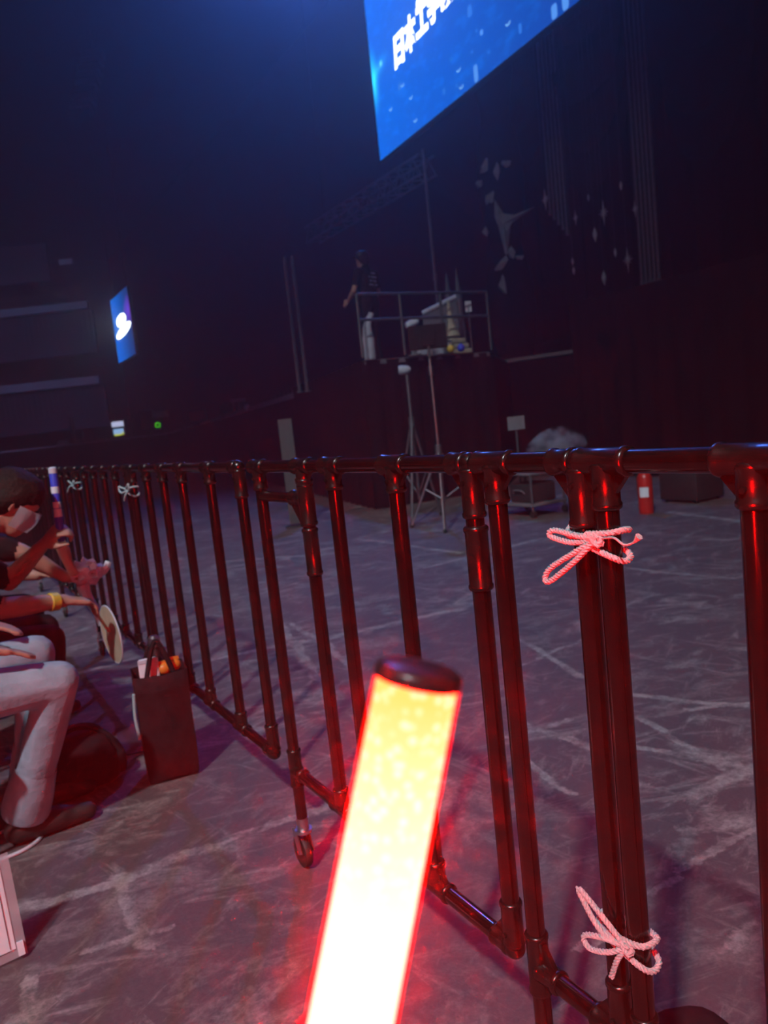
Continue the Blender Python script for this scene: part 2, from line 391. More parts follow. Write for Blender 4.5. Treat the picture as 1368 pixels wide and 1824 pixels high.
FAR = [('black pipe barricade panel just beyond the farthest cord tie', 4.755, 6.08), ('distant black pipe barricade panel, third beyond the tote bag', 6.155, 7.48),
       ('distant black pipe barricade panel, second to last of the row', 7.555, 8.88), ('farthest black pipe barricade panel, last of the row', 8.955, 10.28)]
for lb, a, c in FAR: panel(lb, a, spread(a, c, 4), c, False)
# brace between the thick bar and the caster leg of the third panel
bm = B(); cyl(bm, (FX, 1.60, 1.028), (FX, 1.85, 1.028), PR*0.9); obj('brace', bm, M_pipe, P3)
bm = B(); sleeve(bm, (FX, 1.592, 0.965), (FX, 1.592, 1.075), JR+0.001); sleeve(bm, (FX, 1.60, 1.028), (FX, 1.665, 1.028))
poly_prism(bm, [(FX-0.008, 1.605, 1.015), (FX-0.008, 1.665, 1.015), (FX-0.008, 1.605, 0.955)], Vector((1, 0, 0)), 0.016)
obj('pipe_joint', bm, M_joint, P3)
bm = B(); sleeve(bm, (FX, 1.592, 0.85), (FX, 1.592, 0.962), PR+0.0025); obj('collar', bm, M_joint, P3)
bm = B(); sleeve(bm, (FX, 0.968, 0.90), (FX, 0.968, 1.005), PR+0.0035); obj('collar', bm, M_joint, P3)

# cord ties round the double posts
def tie(label, yc, half, z, loops, big=True):
    t = thing('cord_tie', label, 'cord', (FX, yc, z), 'white cord ties on the barricade')
    r = 0.0042; bm = B(); R = PR+r*1.1
    for k in range(2):
        dz = (0.0, -0.014)[k]; pts = []
        for i in range(17):
            a = 2*math.pi*i/16
            yy = half*max(-1, min(1, 1.6*math.sin(a))) + R*math.sin(a)
            xx = -R*math.cos(a) * 1.08
            pts.append(Vector((FX+xx, yc+yy, z + dz + 0.020*math.sin(a)*(1 if k else -0.25) + 0.0025*i/16)))
        rope(bm, pts, r, per=5)
    obj('wrap', bm, M_rope, t)
    kn = Vector((FX-PR-r*1.8, yc-half*0.75, z-0.003))
    bm = B()
    ks = [kn + Vector((0.004*math.sin(i*1.9), 0.009*math.cos(i*2.1), 0.008*math.sin(i*2.6))) for i in range(8)]
    rope(bm, ks, r*1.05, per=5); obj('knot', bm, M_rope, t)
    for lp in loops:
        bm = B(); rope(bm, [kn] + [kn + Vector(q) for q in lp] + ([kn] if len(lp) > 2 else []), r*0.95, per=8); obj('bow_loop', bm, M_rope, t)
    return t
tie('white cord bow tied round the near double post below the top rail', 0.710, 0.024, 1.010,
    [[(-0.010, 0.030, -0.018), (-0.014, 0.072, -0.042), (-0.016, 0.082, -0.058), (-0.016, 0.070, -0.058), (-0.012, 0.030, -0.030)],
     [(-0.004, 0.03, 0.004), (-0.004, 0.07, 0.008), (-0.004, 0.078, 0.0), (-0.004, 0.04, -0.006)]])
tie('white cord tied low down round the near double post', 0.710, 0.024, 0.455,
    [[(-0.012, 0.03, 0.010), (-0.016, 0.055, 0.040), (-0.016, 0.062, 0.058)], [(-0.014, 0.02, -0.012), (-0.02, 0.050, -0.020), (-0.02, 0.058, -0.006), (-0.014, 0.03, 0.004)],
     [(-0.008, 0.01, -0.02), (-0.012, 0.02, -0.05)]])
tie('white cord bow on the barricade joint above the black tote bag', 3.33, 0.038, 1.02,
    [[(-0.01, 0.05, 0.008), (-0.012, 0.11, 0.012), (-0.012, 0.10, -0.008), (-0.012, 0.05, -0.012)], [(-0.01, -0.03, 0.01), (-0.012, -0.08, 0.026), (-0.012, -0.07, 0.0)], [(-0.012, 0.0, -0.02), (-0.014, 0.03, -0.045)]])
tie('farthest white cord bow, beside the blue printed stick', 4.72, 0.038, 1.02,
    [[(-0.01, 0.08, -0.012), (-0.012, 0.17, -0.045)], [(-0.01, -0.05, 0.01), (-0.012, -0.12, 0.026), (-0.012, -0.10, 0.0)], [(-0.012, 0.05, 0.02), (-0.012, 0.08, 0.024)]])
t = tag(obj('ribbon_end', (lambda b: (tube(b, spline([(FX-0.02, 0.688, 1.008), (FX-0.025, 0.660, 1.012), (FX-0.03, 0.640, 1.006), (FX-0.03, 0.625, 1.010), (FX-0.03, 0.616, 1.018)], 8), 0.002, 6, lambda t: 0.0016+0.0032*max(0, (t-0.75)*4)), b)[1])(B()), M_rope),
        'thin pinkish cord end sticking out from the bow on the near post', 'cord')

# ------------------------------------------------------------------ glowing light stick
TOP, BOT = dep(746, 1200, 0.284), dep(622, 1834, 0.286)
AX = (TOP-BOT).normalized(); SL = (TOP-BOT).length
stick = thing('light_stick', 'glowing red light stick with a black cap held up in the foreground', 'light stick', BOT - AX*0.13)
m = emitter('lit_core', (1.0, 0.012, 0.006), 1.0)
nt = m.node_tree; e = nt.nodes['Emission']
tc = nt.nodes.new('ShaderNodeTexCoord'); nz = nt.nodes.new('ShaderNodeTexVoronoi'); nz.inputs['Scale'].default_value = 230
nt.links.new(tc.outputs['Object'], nz.inputs['Vector'])
dp = nt.nodes.new('ShaderNodeVectorMath'); dp.operation = 'DOT_PRODUCT'; dp.inputs[1].default_value = tuple(AX/SL)
sb = nt.nodes.new('ShaderNodeVectorMath'); sb.operation = 'SUBTRACT'; sb.inputs[1].default_value = tuple(BOT)
nt.links.new(tc.outputs['Object'], sb.inputs[0]); nt.links.new(sb.outputs[0], dp.inputs[0])
gr = nt.nodes.new('ShaderNodeMapRange'); gr.inputs[1].default_value = 0.35; gr.inputs[2].default_value = 0.95; gr.inputs[3].default_value = 1.0; gr.inputs[4].default_value = 0.0
nt.links.new(dp.outputs['Value'], gr.inputs[0])
sp = nt.nodes.new('ShaderNodeMapRange'); sp.inputs[1].default_value = 0.15; sp.inputs[2].default_value = 0.5; sp.inputs[3].default_value = 0.55; sp.inputs[4].default_value = 0.0
nt.links.new(nz.outputs['Distance'], sp.inputs[0])
ad = nt.nodes.new('ShaderNodeMath'); ad.operation = 'ADD'; ad.use_clamp = True; nt.links.new(gr.outputs[0], ad.inputs[0]); nt.links.new(sp.outputs[0], ad.inputs[1])
mx = nt.nodes.new('ShaderNodeMix'); mx.data_type = 'RGBA'; nt.links.new(ad.outputs[0], mx.inputs[0])
STICK_R = 1700.0
mx.inputs[6].default_value = (STICK_R*0.8, 0.95, 0.24, 1); mx.inputs[7].default_value = (STICK_R, 1.6, 1.25, 1)
nt.links.new(mx.outputs[2], e.inputs[0]); e.inputs[1].default_value = 1.0
bm = B(); lathe(bm, BOT-AX*0.004, TOP-AX*0.004, [(0, 0.0157), (1, 0.0150)], 40); obj('glowing_core', bm, m, stick)
m = bpy.data.materials.new('red_translucent_tube'); m.use_nodes = True; nt = m.node_tree; nt.nodes.clear()
o_ = nt.nodes.new('ShaderNodeOutputMaterial'); ad = nt.nodes.new('ShaderNodeAddShader'); tr = nt.nodes.new('ShaderNodeBsdfTransparent'); em = nt.nodes.new('ShaderNodeEmission')
tr.inputs[0].default_value = (1, 0.9, 0.85, 1); em.inputs[0].default_value = (1.0, 0.004, 0.0, 1); em.inputs[1].default_value = 1.1
nt.links.new(tr.outputs[0], ad.inputs[0]); nt.links.new(em.outputs[0], ad.inputs[1]); nt.links.new(ad.outputs[0], o_.inputs[0])
bm = B(); lathe(bm, BOT-AX*0.004, TOP-AX*0.002, [(0, 0.0172), (1, 0.0163)], 40, cap=False); obj('tube', bm, m, stick)
M_cap = mat('glossy_black_cap', (0.02, 0.016, 0.018), 0.3)
bm = B(); lathe(bm, TOP-AX*0.003, TOP+AX*0.0042, [(0, 0.0160), (0.03, 0.0164), (0.50, 0.0164), (0.68, 0.0158), (0.82, 0.0140), (0.95, 0.0080), (1, 0.001)], 48); obj('cap', bm, M_cap, stick)
bm = B(); lathe(bm, BOT-AX*0.13, BOT-AX*0.003, [(0, 0.0135), (0.03, 0.0155), (0.6, 0.0160), (0.86, 0.0165), (0.90, 0.0200), (0.985, 0.0205), (1, 0.0185)], 32); obj('handle', bm, M_dark, stick)
bm = B(); ball(bm, BOT-AX*0.03+(-f0)*0.0165, 0.005, sub=2); obj('button', bm, M_grey, stick)

# ------------------------------------------------------------------ screens
def screen_material(name, w_, h_, build):
    m = bpy.data.materials.new(name); m.use_nodes = True; nt = m.node_tree; nt.nodes.clear()
    o = nt.nodes.new('ShaderNodeOutputMaterial'); e = nt.nodes.new('ShaderNodeEmission'); nt.links.new(e.outputs[0], o.inputs[0])
    uv = nt.nodes.new('ShaderNodeUVMap'); build(nt, uv, e); return m
def ramp_node(nt, stops):
    r = nt.nodes.new('ShaderNodeValToRGB'); els = r.color_ramp.elements
    while len(els) < len(stops): els.new(0.5)
    for el, (p, c) in zip(els, stops): el.position = p; el.color = tuple(c) + (1,)
    return r
def blob(nt, uv, cx, cy, rx, ry, ang=0.0, pw=2.0):
    mp = nt.nodes.new('ShaderNodeMapping'); mp.vector_type = 'TEXTURE'
    mp.inputs['Location'].default_value = (cx, cy, 0); mp.inputs['Rotation'].default_value = (0, 0, ang); mp.inputs['Scale'].default_value = (rx, ry, 1)
    nt.links.new(uv.outputs[0], mp.inputs[0])
    ln = nt.nodes.new('ShaderNodeVectorMath'); ln.operation = 'LENGTH'; nt.links.new(mp.outputs[0], ln.inputs[0])
    mr = nt.nodes.new('ShaderNodeMapRange'); mr.inputs[1].default_value = 0; mr.inputs[2].default_value = 1; mr.inputs[3].default_value = 1; mr.inputs[4].default_value = 0
    nt.links.new(ln.outputs['Value'], mr.inputs[0])
    pwn = nt.nodes.new('ShaderNodeMath'); pwn.operation = 'POWER'; pwn.inputs[1].default_value = pw; nt.links.new(mr.outputs[0], pwn.inputs[0])
    return pwn.outputs[0]
def addcol(nt, base, fac, col):
    n = nt.nodes.new('ShaderNodeMix'); n.data_type = 'RGBA'; n.blend_type = 'ADD'
    nt.links.new(fac, n.inputs[0]); nt.links.new(base, n.inputs[6]); n.inputs[7].default_value = tuple(col) + (1,); return n.outputs[2]
def quad_screen(name, label, p00, p10, p11, p01, m, thick=0.12):
    """p00 bottom start, p10 bottom end, p11, p01: screen face; body behind"""
    t = thing(name, label, 'screen', (p00+p10)/2)
    n = (p10-p00).cross(p01-p00).normalized()
    if n.dot(CAM-p00) < 0: n = -n
    bm = B(); uvl = bm.loops.layers.uv.new('UVMap'); f = bm.faces.new([bm.verts.new(p + n*0.012) for p in (p00, p10, p11, p01)])
    for l, u in zip(f.loops, ((0, 0), (1, 0), (1, 1), (0, 1))): l[uvl].uv = u
    obj('display', bm, m, t, False)
    bm = B(); poly_prism(bm, [p00, p10, p11, p01], -n, thick); obj('cabinet', bm, M_dark, t, False)
    bm = B(); e = 0.05; c = [p00, p10, p11, p01]
    for a, b in zip(c, c[1:]+c[:1]):
        d = (b-a).normalized(); obox(bm, (a+b)/2 + n*0.0, d, n, d.cross(n), (b-a).length/2+e/2, 0.03, e/2)
    obj('bezel', bm, M_dark, t, False)
    return t, n
# main screen: lower left corner and lower edge measured
ZS = 7.12
A0 = onz(678, 290, ZS); A1 = onz(1040, 0, ZS); sd = (A1-A0).normalized(); up = Vector((0, 0, 1))
SW, SH = 10.6, 6.0
def build_main(nt, uv, e):
    sx = nt.nodes.new('ShaderNodeSeparateXYZ'); nt.links.new(uv.outputs[0], sx.inputs[0])
    r = ramp_node(nt, [(0.0, (0.0, 0.165, 0.90)), (0.22, (0.0, 0.13, 0.76)), (0.5, (0.004, 0.085, 0.52)), (0.75, (0.006, 0.05, 0.36)), (1, (0.005, 0.04, 0.30))])  # dimming to the right is LED viewing-angle falloff painted into the picture
    nt.links.new(sx.outputs[0], r.inputs[0]); c = r.outputs[0]
    nz = nt.nodes.new('ShaderNodeTexNoise'); nz.inputs['Scale'].default_value = 26; nz.inputs['Detail'].default_value = 5; nt.links.new(uv.outputs[0], nz.inputs[0])
    mr = nt.nodes.new('ShaderNodeMapRange'); mr.inputs[1].default_value = 0.52; mr.inputs[2].default_value = 0.72; nt.links.new(nz.outputs[0], mr.inputs[0])
    c = addcol(nt, c, mr.outputs[0], (0.0, 0.05, 0.16))
    c = addcol(nt, c, blob(nt, uv, 0.008, 0.29, 0.030, 0.15), (0.05, 1.1, 1.0))
    c = addcol(nt, c, blob(nt, uv, 0.03, 0.315, 0.075, 0.045, 0.55), (0.03, 0.35, 0.40))
    c = addcol(nt, c, blob(nt, uv, 0.048, 0.325, 0.010, 0.020), (0.25, 0.9, 0.9))
    nt.links.new(c, e.inputs[0]); e.inputs[1].default_value = 1.0
main, mn = quad_screen('led_screen', 'large blue overhead LED screen with white lettering cut by the top edge', A0, A0+sd*SW, A0+sd*SW+up*SH, A0+up*SH, screen_material('main_screen_picture_falloff', SW, SH, build_main))
M_txt = emitter('white_screen_lettering', (0.92, 1.0, 0.97), 2.6)
def on_main(x, y):
    d = ray(x, y); t = (A0-CAM).dot(mn)/d.dot(mn); return CAM + d*t
def uv_main(x, y): q = on_main(x, y)-A0; return q.dot(sd), q.z
# lettering, one glyph each
u_, v_ = uv_main(705, 122); u2, v2 = uv_main(800, 38)
def glyph(ch, u, v, size, width, par, rot=0.0):
    c = bpy.data.curves.new('glyph', 'FONT'); c.body = ch; c.size = size; c.offset = size*0.052; c.resolution_u = 3; c.extrude = 0.004; c.shear = 0.12
    o = bpy.data.objects.new('glyph', c); COL.objects.link(o)
    dg = bpy.context.evaluated_depsgraph_get(); me = bpy.data.meshes.new_from_object(o.evaluated_get(dg)); COL.objects.unlink(o); bpy.data.objects.remove(o)
    if len(me.vertices) == 0: return
    x0 = min(q.co.x for q in me.vertices); x1 = max(q.co.x for q in me.vertices)
    for q in me.vertices:
        a = (q.co.x-x0)/(x1-x0)*width; b = q.co.y
        p = A0 + sd*(u+a) + up*(v+b+a*rot) + mn*(0.02+q.co.z); q.co = p
    me.materials.clear()
    return link('lettering', me, M_txt, par)
for k, ch in enumerate('日本工学院'):
    glyph(ch, u_ + k*0.50, v_+0.04 + k*0.05, 0.68, 0.50, main)
bm = B(); q = A0 + mn*0.02
def stroke(bm, a, b, r):
    pa, pb = on_main(*a)+mn*0.02, on_main(*b)+mn*0.02; d = (pb-pa).normalized(); s = d.cross(mn)
    pts = []
    for i in range(9): an = math.pi*i/8; pts.append(pb + s*(r*math.cos(an)) + d*(r*math.sin(an)))
    for i in range(9): an = math.pi+math.pi*i/8; pts.append(pa + s*(r*math.cos(an)) + d*(r*math.sin(an)))
    poly_prism(bm, pts, mn, 0.006)
stroke(bm, (746, 6), (765, -22), 0.07); obj('lettering', bm, M_txt, main, False)
M_fleck = emitter('pale_blue_screen_flecks', (0.10, 0.34, 0.95), 1.0)
M_fleck2 = emitter('dim_blue_screen_flecks', (0.03, 0.20, 0.80), 1.0)
for (x, y, a, b, mm_) in [(849, 131, .13, .30, 0), (989, 24, .14, .22, 0), (1009, 10, .15, .26, 0), (859, 58, .09, .09, 0), (928, 51, .08, .16, 1), (713, 154, .12, .16, 1), (842, 93, .07, .05, 1), (872, 93, .07, .05, 1), (805, 106, .08, .06, 1), (792, 163, .08, .12, 1), (850, 55, .06, .05, 1), (838, 20, .14, .2, 1), (815, 153, .05, .06, 1)]:
    a, b = a*.5, b*.5; p = on_main(x, y) + mn*0.016; p.z = max(p.z, ZS+b+.05); bm = B(); pts = []
    for i in range(14):
        an = 2*math.pi*i/14; ca, sa = math.cos(an), math.sin(an); k = 0.5
        pts.append(p + sd*(a*math.copysign(abs(ca)**k, ca)) + up*(b*math.copysign(abs(sa)**k, sa)))
    poly_prism(bm, pts, mn, 0.003); obj('fleck', bm, (M_fleck, M_fleck2)[mm_], main, False)
M_spark = emitter('spark_marks', (0.22, 0.55, 1.0), 1.0)
for (x, y) in [(818, 123), (823, 153), (733, 172), (741, 213), (906, 40), (718, 150), (697, 193)]:
    p = on_main(x, y) + mn*0.017; bm = B(); pts = []
    for i in range(8): an = math.pi + math.pi*i/7; pts.append(p + sd*(0.075*math.cos(an)) + up*(0.055*math.sin(an)))
    for i in range(8): an = 2*math.pi - math.pi*i/7; pts.append(p + sd*(0.05*math.cos(an)) + up*(0.025*math.sin(an)))
    poly_prism(bm, pts, mn, 0.003); obj('spark', bm, M_spark, main, False)
# far screen on the other side of the stage
Q = [onx(212, 650, 10), onx(244, 628, 10), onx(225, 508, 10), onx(197, 537, 10)]
z0, z1 = 5.95, 9.37; ya, yb = 44.45, 40.3
F00, F10, F11, F01 = Vector((10, ya, z0)), Vector((10, yb, z0)), Vector((10, yb, z1)), Vector((10, ya, z1))
def build_far(nt, uv, e):
    sx = nt.nodes.new('ShaderNodeSeparateXYZ'); nt.links.new(uv.outputs[0], sx.inputs[0])
    r = ramp_node(nt, [(0, (0.0, 0.22, 1.1)), (0.3, (0.0, 0.18, 0.9)), (0.75, (0.005, 0.07, 0.38)), (1, (0.01, 0.04, 0.2))])
    nt.links.new(sx.outputs[0], r.inputs[0]); c = r.outputs[0]
    c = addcol(nt, c, blob(nt, uv, 0.92, 0.66, 0.30, 0.24, 0, 0.8), (0.22, 0.03, 0.75))
    nt.links.new(c, e.inputs[0]); e.inputs[1].default_value = 1.0
far, fn = quad_screen('led_screen', 'small distant blue LED screen with two white glowing shapes', F00, F10, F11, F01, screen_material('far_screen_picture', 4, 3.4, build_far))
M_blob = emitter('far_screen_white', (0.85, 1.0, 1.0), 5.0)
def far_blob(outline):
    bm = B(); poly_prism(bm, [F00 + (F10-F00)*u + (F01-F00)*v + fn*0.02 for u, v in outline], fn, 0.006); obj('lettering', bm, M_blob, far, False)
def oval(cu, cv, ru, rv, sh): return [(cu+ru*math.cos(a)+sh*rv*math.sin(a)*0, cv+rv*math.sin(a)+sh*ru*math.cos(a)) for a in [2*math.pi*i/20 for i in range(20)]]
far_blob(oval(0.47, 0.60, 0.26, 0.095, 0.0)); far_blob(oval(0.52, 0.435, 0.42, 0.075, 0.09))
# hanging rig of both screens
for (p, q, par) in ((A0, A0+sd*SW, main), (F00, F10, far)):
    for k in (0.1, 0.9):
        b0 = p.lerp(q, k); top = Vector((b0.x+0.08, b0.y, 17.5)); b0 = b0 + up*(SH if par is main else z1-z0) + Vector((0.08, 0, 0))
        bm = B(); cyl(bm, b0, top, 0.02, seg=6); obj('hanger', bm, M_dmetal, par)

# ------------------------------------------------------------------ stage
def folds(bm, p, q, z0, z1, pitch=0.28, amp=0.04, seed=1):
    """pleated hanging cloth from p to q"""
    p, q = Vector((p[0], p[1], 0)), Vector((q[0], q[1], 0)); d = q-p; L = d.length; d.normalize(); n = Vector((-d.y, d.x, 0))
    rnd = random.Random(seed); k = max(8, int(L/pitch*6)); cols = []; ph = 0
    for i in range(k+1):
        ph += 2*math.pi/6*rnd.uniform(0.8, 1.2); a = amp*math.sin(ph)*rnd.uniform(0.7, 1.1)
        b = p + d*(L*i/k)
        cols.append([bm.verts.new(b + n*(a*s) + Vector((0, 0, z))) for z, s in ((z0, 1.2), (z0+(z1-z0)*0.5, 1.0), (z1-0.05, 0.6), (z1, 0.3))])
    for a, b in zip(cols, cols[1:]):
        for j in range(3): bm.faces.new((a[j], b[j], b[j+1], a[j+1]))
def prism_xy(bm, pts, z0, z1):
    poly_prism(bm, [(p[0], p[1], z0) for p in pts], Vector((0, 0, 1)), z1-z0)
DECK = 2.05
R0, R1, R2 = onz(520, 690, DECK), onz(642, 642, DECK), onz(866, 627, DECK)
foot = [(R0.x, R0.y), (R1.x, R1.y), (R2.x, R2.y), (8.85, R2.y+1.5), (9.6, 9.0), (9.6, R0.y)]
t = thing('stage_riser', 'black draped riser carrying the crew railing behind the tripod stands', 'stage', ((R0.x+R2.x)/2+1, R1.y, 0))
bm = B(); prism_xy(bm, [(x+0.06, y) for x, y in foot], DECK-0.06, DECK); obj('deck', bm, M_grey, t, False)
bm = B(); prism_xy(bm, [(x+0.12, y) for x, y in foot], 0.0, DECK-0.07); obj('frame', bm, M_drape, t, False)
for i, (a, b) in enumerate(zip(foot[:3], foot[1:4])):
    bm = B(); folds(bm, a, b, 0.01, DECK-0.01, 0.3, 0.025, 5+i); obj('skirt', bm, M_drape, t)
SX, SZ = 8.95, 2.71
t = thing('stage', 'dark raised main stage with black front drape at right', 'stage', (11, 2, 0))
bm = B(); box(bm, (SX+0.1, -7.5, SZ-0.08), (15.9, 9.0, SZ)); obj('deck', bm, M_grey, t, False)
bm = B(); box(bm, (SX+0.15, -7.5, 0), (15.9, 8.9, SZ-0.09)); obj('frame', bm, M_drape, t, False)
bm = B(); folds(bm, (SX, 9.0), (SX, -7.5), 0.01, SZ, 0.35, 0.03, 9); obj('skirt', bm, M_drape, t)
W0, W1, W2, W3 = Vector((R0.x+0.1, R0.y+0.06, 0)), Vector((12.4, 45.3, 0)), Vector((6.0, 53.6, 0)), Vector((-2.0, 62.0, 0))
t = thing('stage_wing', 'long dark stage wing with pale edge curving away to the left', 'stage', (11, 35, 0))
WZ = 1.86
bm = B(); prism_xy(bm, [(W0.x, W0.y), (W1.x, W1.y), (W2.x, W2.y), (W3.x, W3.y), (15.9, 62), (15.9, W0.y)], 0, WZ); obj('body', bm, M_drape, t, False)
bm = B()
for a, b in ((W0, W1), (W1, W2), (W2, W3)):
    d = (b-a).normalized(); n = Vector((d.y, -d.x, 0))
    obox(bm, (a+b)/2 + Vector((0, 0, WZ+0.04)), d, n, Vector((0, 0, 1)), (b-a).length/2, 0.05, 0.05)
obj('edge_strip', bm, M_pgrey, t, False)

# tiers of seats behind the wing
t = thing('seat_bank', 'far bank of dotted pale seats above the dark stage wing', 'seating', onz(500, 668, 2.6))
seatc = onx(470, 690, 9.5); bm = B()
for r in range(6):
    for c in range(26):
        y = 15.5 + c*0.34; p = Vector((9.0+r*0.45, y, 1.92+r*0.16))
        box(bm, p-Vector((0.05, 0.11, 0)), p+Vector((0.05, 0.11, 0.13)))
s_ = obj('seat_rows', bm, M_grey, t, False); s_['kind'] = 'stuff'
bm = B()
for r in range(6): box(bm, (8.9+r*0.45, 15.2, WZ), (8.9+(r+1)*0.45, 24.5, 1.92+r*0.16-0.01))
obj('steps', bm, M_drape, t, False)

# guard rail on the riser
ra, rb = dep(634, 524, 9.98), dep(866, 519, 10.95); zt = dep(634, 524, 9.98).z
ra.z = rb.z = 0
t = thing('guard_rail', 'thin steel guard rail on the riser in front of the crew member', 'railing', (ra+rb)/2 + Vector((0, 0, DECK)))
for z, nm in ((zt, 'top_rail'), (zt-0.33, 'mid_rail')):
    bm = B(); cyl(bm, ra+Vector((0, 0, z)), rb+Vector((0, 0, z)), 0.02, seg=8); obj(nm, bm, M_dmetal, t)
for k in (0, 0.31, 0.62, 1):
    p = ra.lerp(rb, k); bm = B(); cyl(bm, p+Vector((0, 0, DECK)), p+Vector((0, 0, zt)), 0.02, seg=8); obj('post', bm, M_dmetal, t)

def stand_at(x, y, d): p = dep(x, y, d); return p
# props on the riser
def on_deck(x, d): p = dep(x, 640, d); return Vector((p.x, p.y, DECK))
h_of = lambda y0, y1, d: abs(y1-y0)*d/FPX
b = on_deck(660, 10.5); t = thing('fog_duct', 'pale wrapped duct with a bent top standing on the riser beside the crew member', 'duct', b)
bm = B(); lathe(bm, b, b+Vector((0, 0, 0.32)), [(0, .075), (.1, .085), (.5, .08), (.9, .085), (1, .07)], 14); obj('canister', bm, M_pgrey, t)
bm = B(); tube(bm, spline([b+Vector((0, 0, .30)), b+Vector((0, 0, .42)), b+Vector((0, 0, .5)) + r0*0.02, b+Vector((0, 0, .62))+r0*0.08], 5), .06, 12, lambda q: .075-.035*q); obj('hose', bm, M_pgrey, t)
b = on_deck(808, 11.1); t = thing('stage_prop', 'cream trumpet shaped prop standing on stacked slabs on the riser', 'prop', b)
bm = B(); lathe(bm, b+Vector((0, 0, .25)), b+Vector((0, 0, .75)), [(0, .13), (.08, .125), (.2, .10), (.45, .05), (.75, .03), (1, .015)], 16); obj('horn', bm, M_stone, t)
for k in range(3):
    bm = B(); bevbox(bm, b+Vector((-.16+.03*k, -.12, .075*k)), b+Vector((.26-.05*k, .12, .075*k+.065)), .012); obj('slab', bm, M_stone, t)
for (x, y, d, mm_, nm, lb) in ((803, 628, 10.75, M_yellow, 'float_ball', 'dull yellow ball at the front edge of the riser'), (822, 628, 10.8, M_blue, 'float_ball', 'dark blue ball at the front edge of the riser')):
    p = dep(x, y, d); p.z = DECK+.055
    bm = B(); ball(bm, p, .055, sz=1.0, sub=3); cyl(bm, p+Vector((0, 0, .04)), p+Vector((0, 0, .065)), .014, seg=10); tag(obj(nm, bm, mm_), lb, 'ball')
for (x, wpx, y0, y1, d, lb) in ((752, 30, 622, 641, 10.75, 'low pale crate on the riser left of the monitor'), (790, 26, 620, 640, 10.9, 'low pale crate on the riser right of the monitor')):
    p = on_deck(x, d); hw = wpx*d/FPX/2; bm = B(); bevbox(bm, p+Vector((-.1, -hw, 0)), p+Vector((.1, hw, h_of(y0, y1, d))), .01)
    o = thing('crate', lb, 'crate', p); obj('body', bm, M_pgrey, o)
    bm = B(); bevbox(bm, p+Vector((-.11, -hw-.01, h_of(y0, y1, d))), p+Vector((.11, hw+.01, h_of(y0, y1, d)+.02)), .006); obj('lid', bm, M_grey, o)
# wedge panel with bright upper tube
p0, p1 = dep(752, 558, 11.6), dep(812, 528, 11.6)
t = thing('tilted_board', 'grey tilted board with a pale upper edge behind the guard rail', 'board', Vector((p0.x, p0.y, DECK)))
bm = B(); q0, q1 = Vector((p0.x, p0.y, DECK)), Vector((p1.x, p1.y, DECK)); poly_prism(bm, [q0, q1, p1, p0], Vector((f0.x, f0.y, 0)).normalized(), .05); obj('panel', bm, M_grey, t, False)
bm = B(); cyl(bm, p0, p1, .035, seg=10); obj('edge_tube', bm, M_offw, t)
p0, p1 = dep(722, 582, 10.6), dep(745, 569, 10.6)
t = thing('padded_bar', 'short pale padded bar resting on a post left of the monitor', 'bar', Vector((p0.x, p0.y, DECK)))
bm = B(); lathe(bm, p0, p1, [(0, .03), (.1, .05), (.9, .05), (1, .03)], 12); obj('pad', bm, M_offw, t)
mid = (p0+p1)/2; bm = B(); cyl(bm, Vector((mid.x, mid.y, DECK)), mid, .025, seg=8); cyl(bm, Vector((mid.x, mid.y, DECK)), Vector((mid.x, mid.y, DECK+.02)), .1, seg=12); obj('post', bm, M_grey, t)
p0 = dep(834, 546, 11.1); t = thing('small_sign', 'small pale panel on a thin pole at the right of the riser', 'sign', Vector((p0.x, p0.y, DECK)))
bm = B(); obox(bm, p0, r0, Vector((0, 0, 1)), Vector((f0.x, f0.y, 0)).normalized(), .045, .075, .01); obj('plate', bm, M_offw, t, False)
bm = B(); cyl(bm, Vector((p0.x, p0.y, DECK)), p0, .012, seg=8); obj('pole', bm, M_dmetal, t)
for (x, y, lb) in ((809, 488, 'tall thin pale spire behind the guard rail'), (827, 480, 'slightly taller pale spire behind the guard rail, right one')):
    b = on_deck(x, 12.3); tp = dep(x, y, 12.3); bm = B(); lathe(bm, b, Vector((b.x, b.y, tp.z)), [(0, .078), (.25, .072), (.55, .055), (.7, .06), (.85, .035), (1, .008)], 10); tag(obj('spire_prop', bm, M_grey), lb, 'prop')

# poles and truss
tp, bt = onx(758, 300, 9.9), onx(776, 525, 9.9)
bm = B(); a = Vector((9.9, (tp.y+bt.y)/2, WZ)); cyl(bm, a, Vector((9.9, a.y, tp.z+.4)), .035, seg=10); cyl(bm, a, a+Vector((0, 0, .03)), .25, seg=14); cyl(bm, a+Vector((0, 0, 2.2)), a+Vector((0, 0, 2.35)), .05, seg=10)
tag(obj('steel_pole', bm, M_pgrey), 'tall thin steel pole standing under the corner of the large screen', 'pole')
for x, lb in ((527, 'left one of two slim dark poles left of the crew member'), (541, 'right one of two slim dark poles left of the crew member')):
    p = dep(x, 640, 13.5); bm = B(); h = 1.18+ (768-462)*13.5/FPX; cyl(bm, Vector((p.x, p.y, WZ)), Vector((p.x, p.y, h)), .035, seg=8); cyl(bm, Vector((p.x, p.y, WZ)), Vector((p.x, p.y, WZ+.03)), .06, seg=12)
    tag(obj('slim_pole', bm, M_grey), lb, 'pole')
ta, tb = onx(558, 436, 10.0), onx(760, 272, 10.0); tb.z = ta.z = (ta.z+tb.z)/2; d = (tb-ta).normalized()
t = thing('lighting_truss', 'grey lattice truss running below the large screen', 'truss', (ta+tb)/2)
hh = .2
for sx_ in (-1, 1):
    for sz_ in (-1, 1):
        o_ = Vector((sx_*hh, 0, sz_*hh)); bm = B(); cyl(bm, ta+o_, tb+o_, .03, seg=8); obj('chord', bm, M_pgrey, t)
n_ = 22; bm = B()
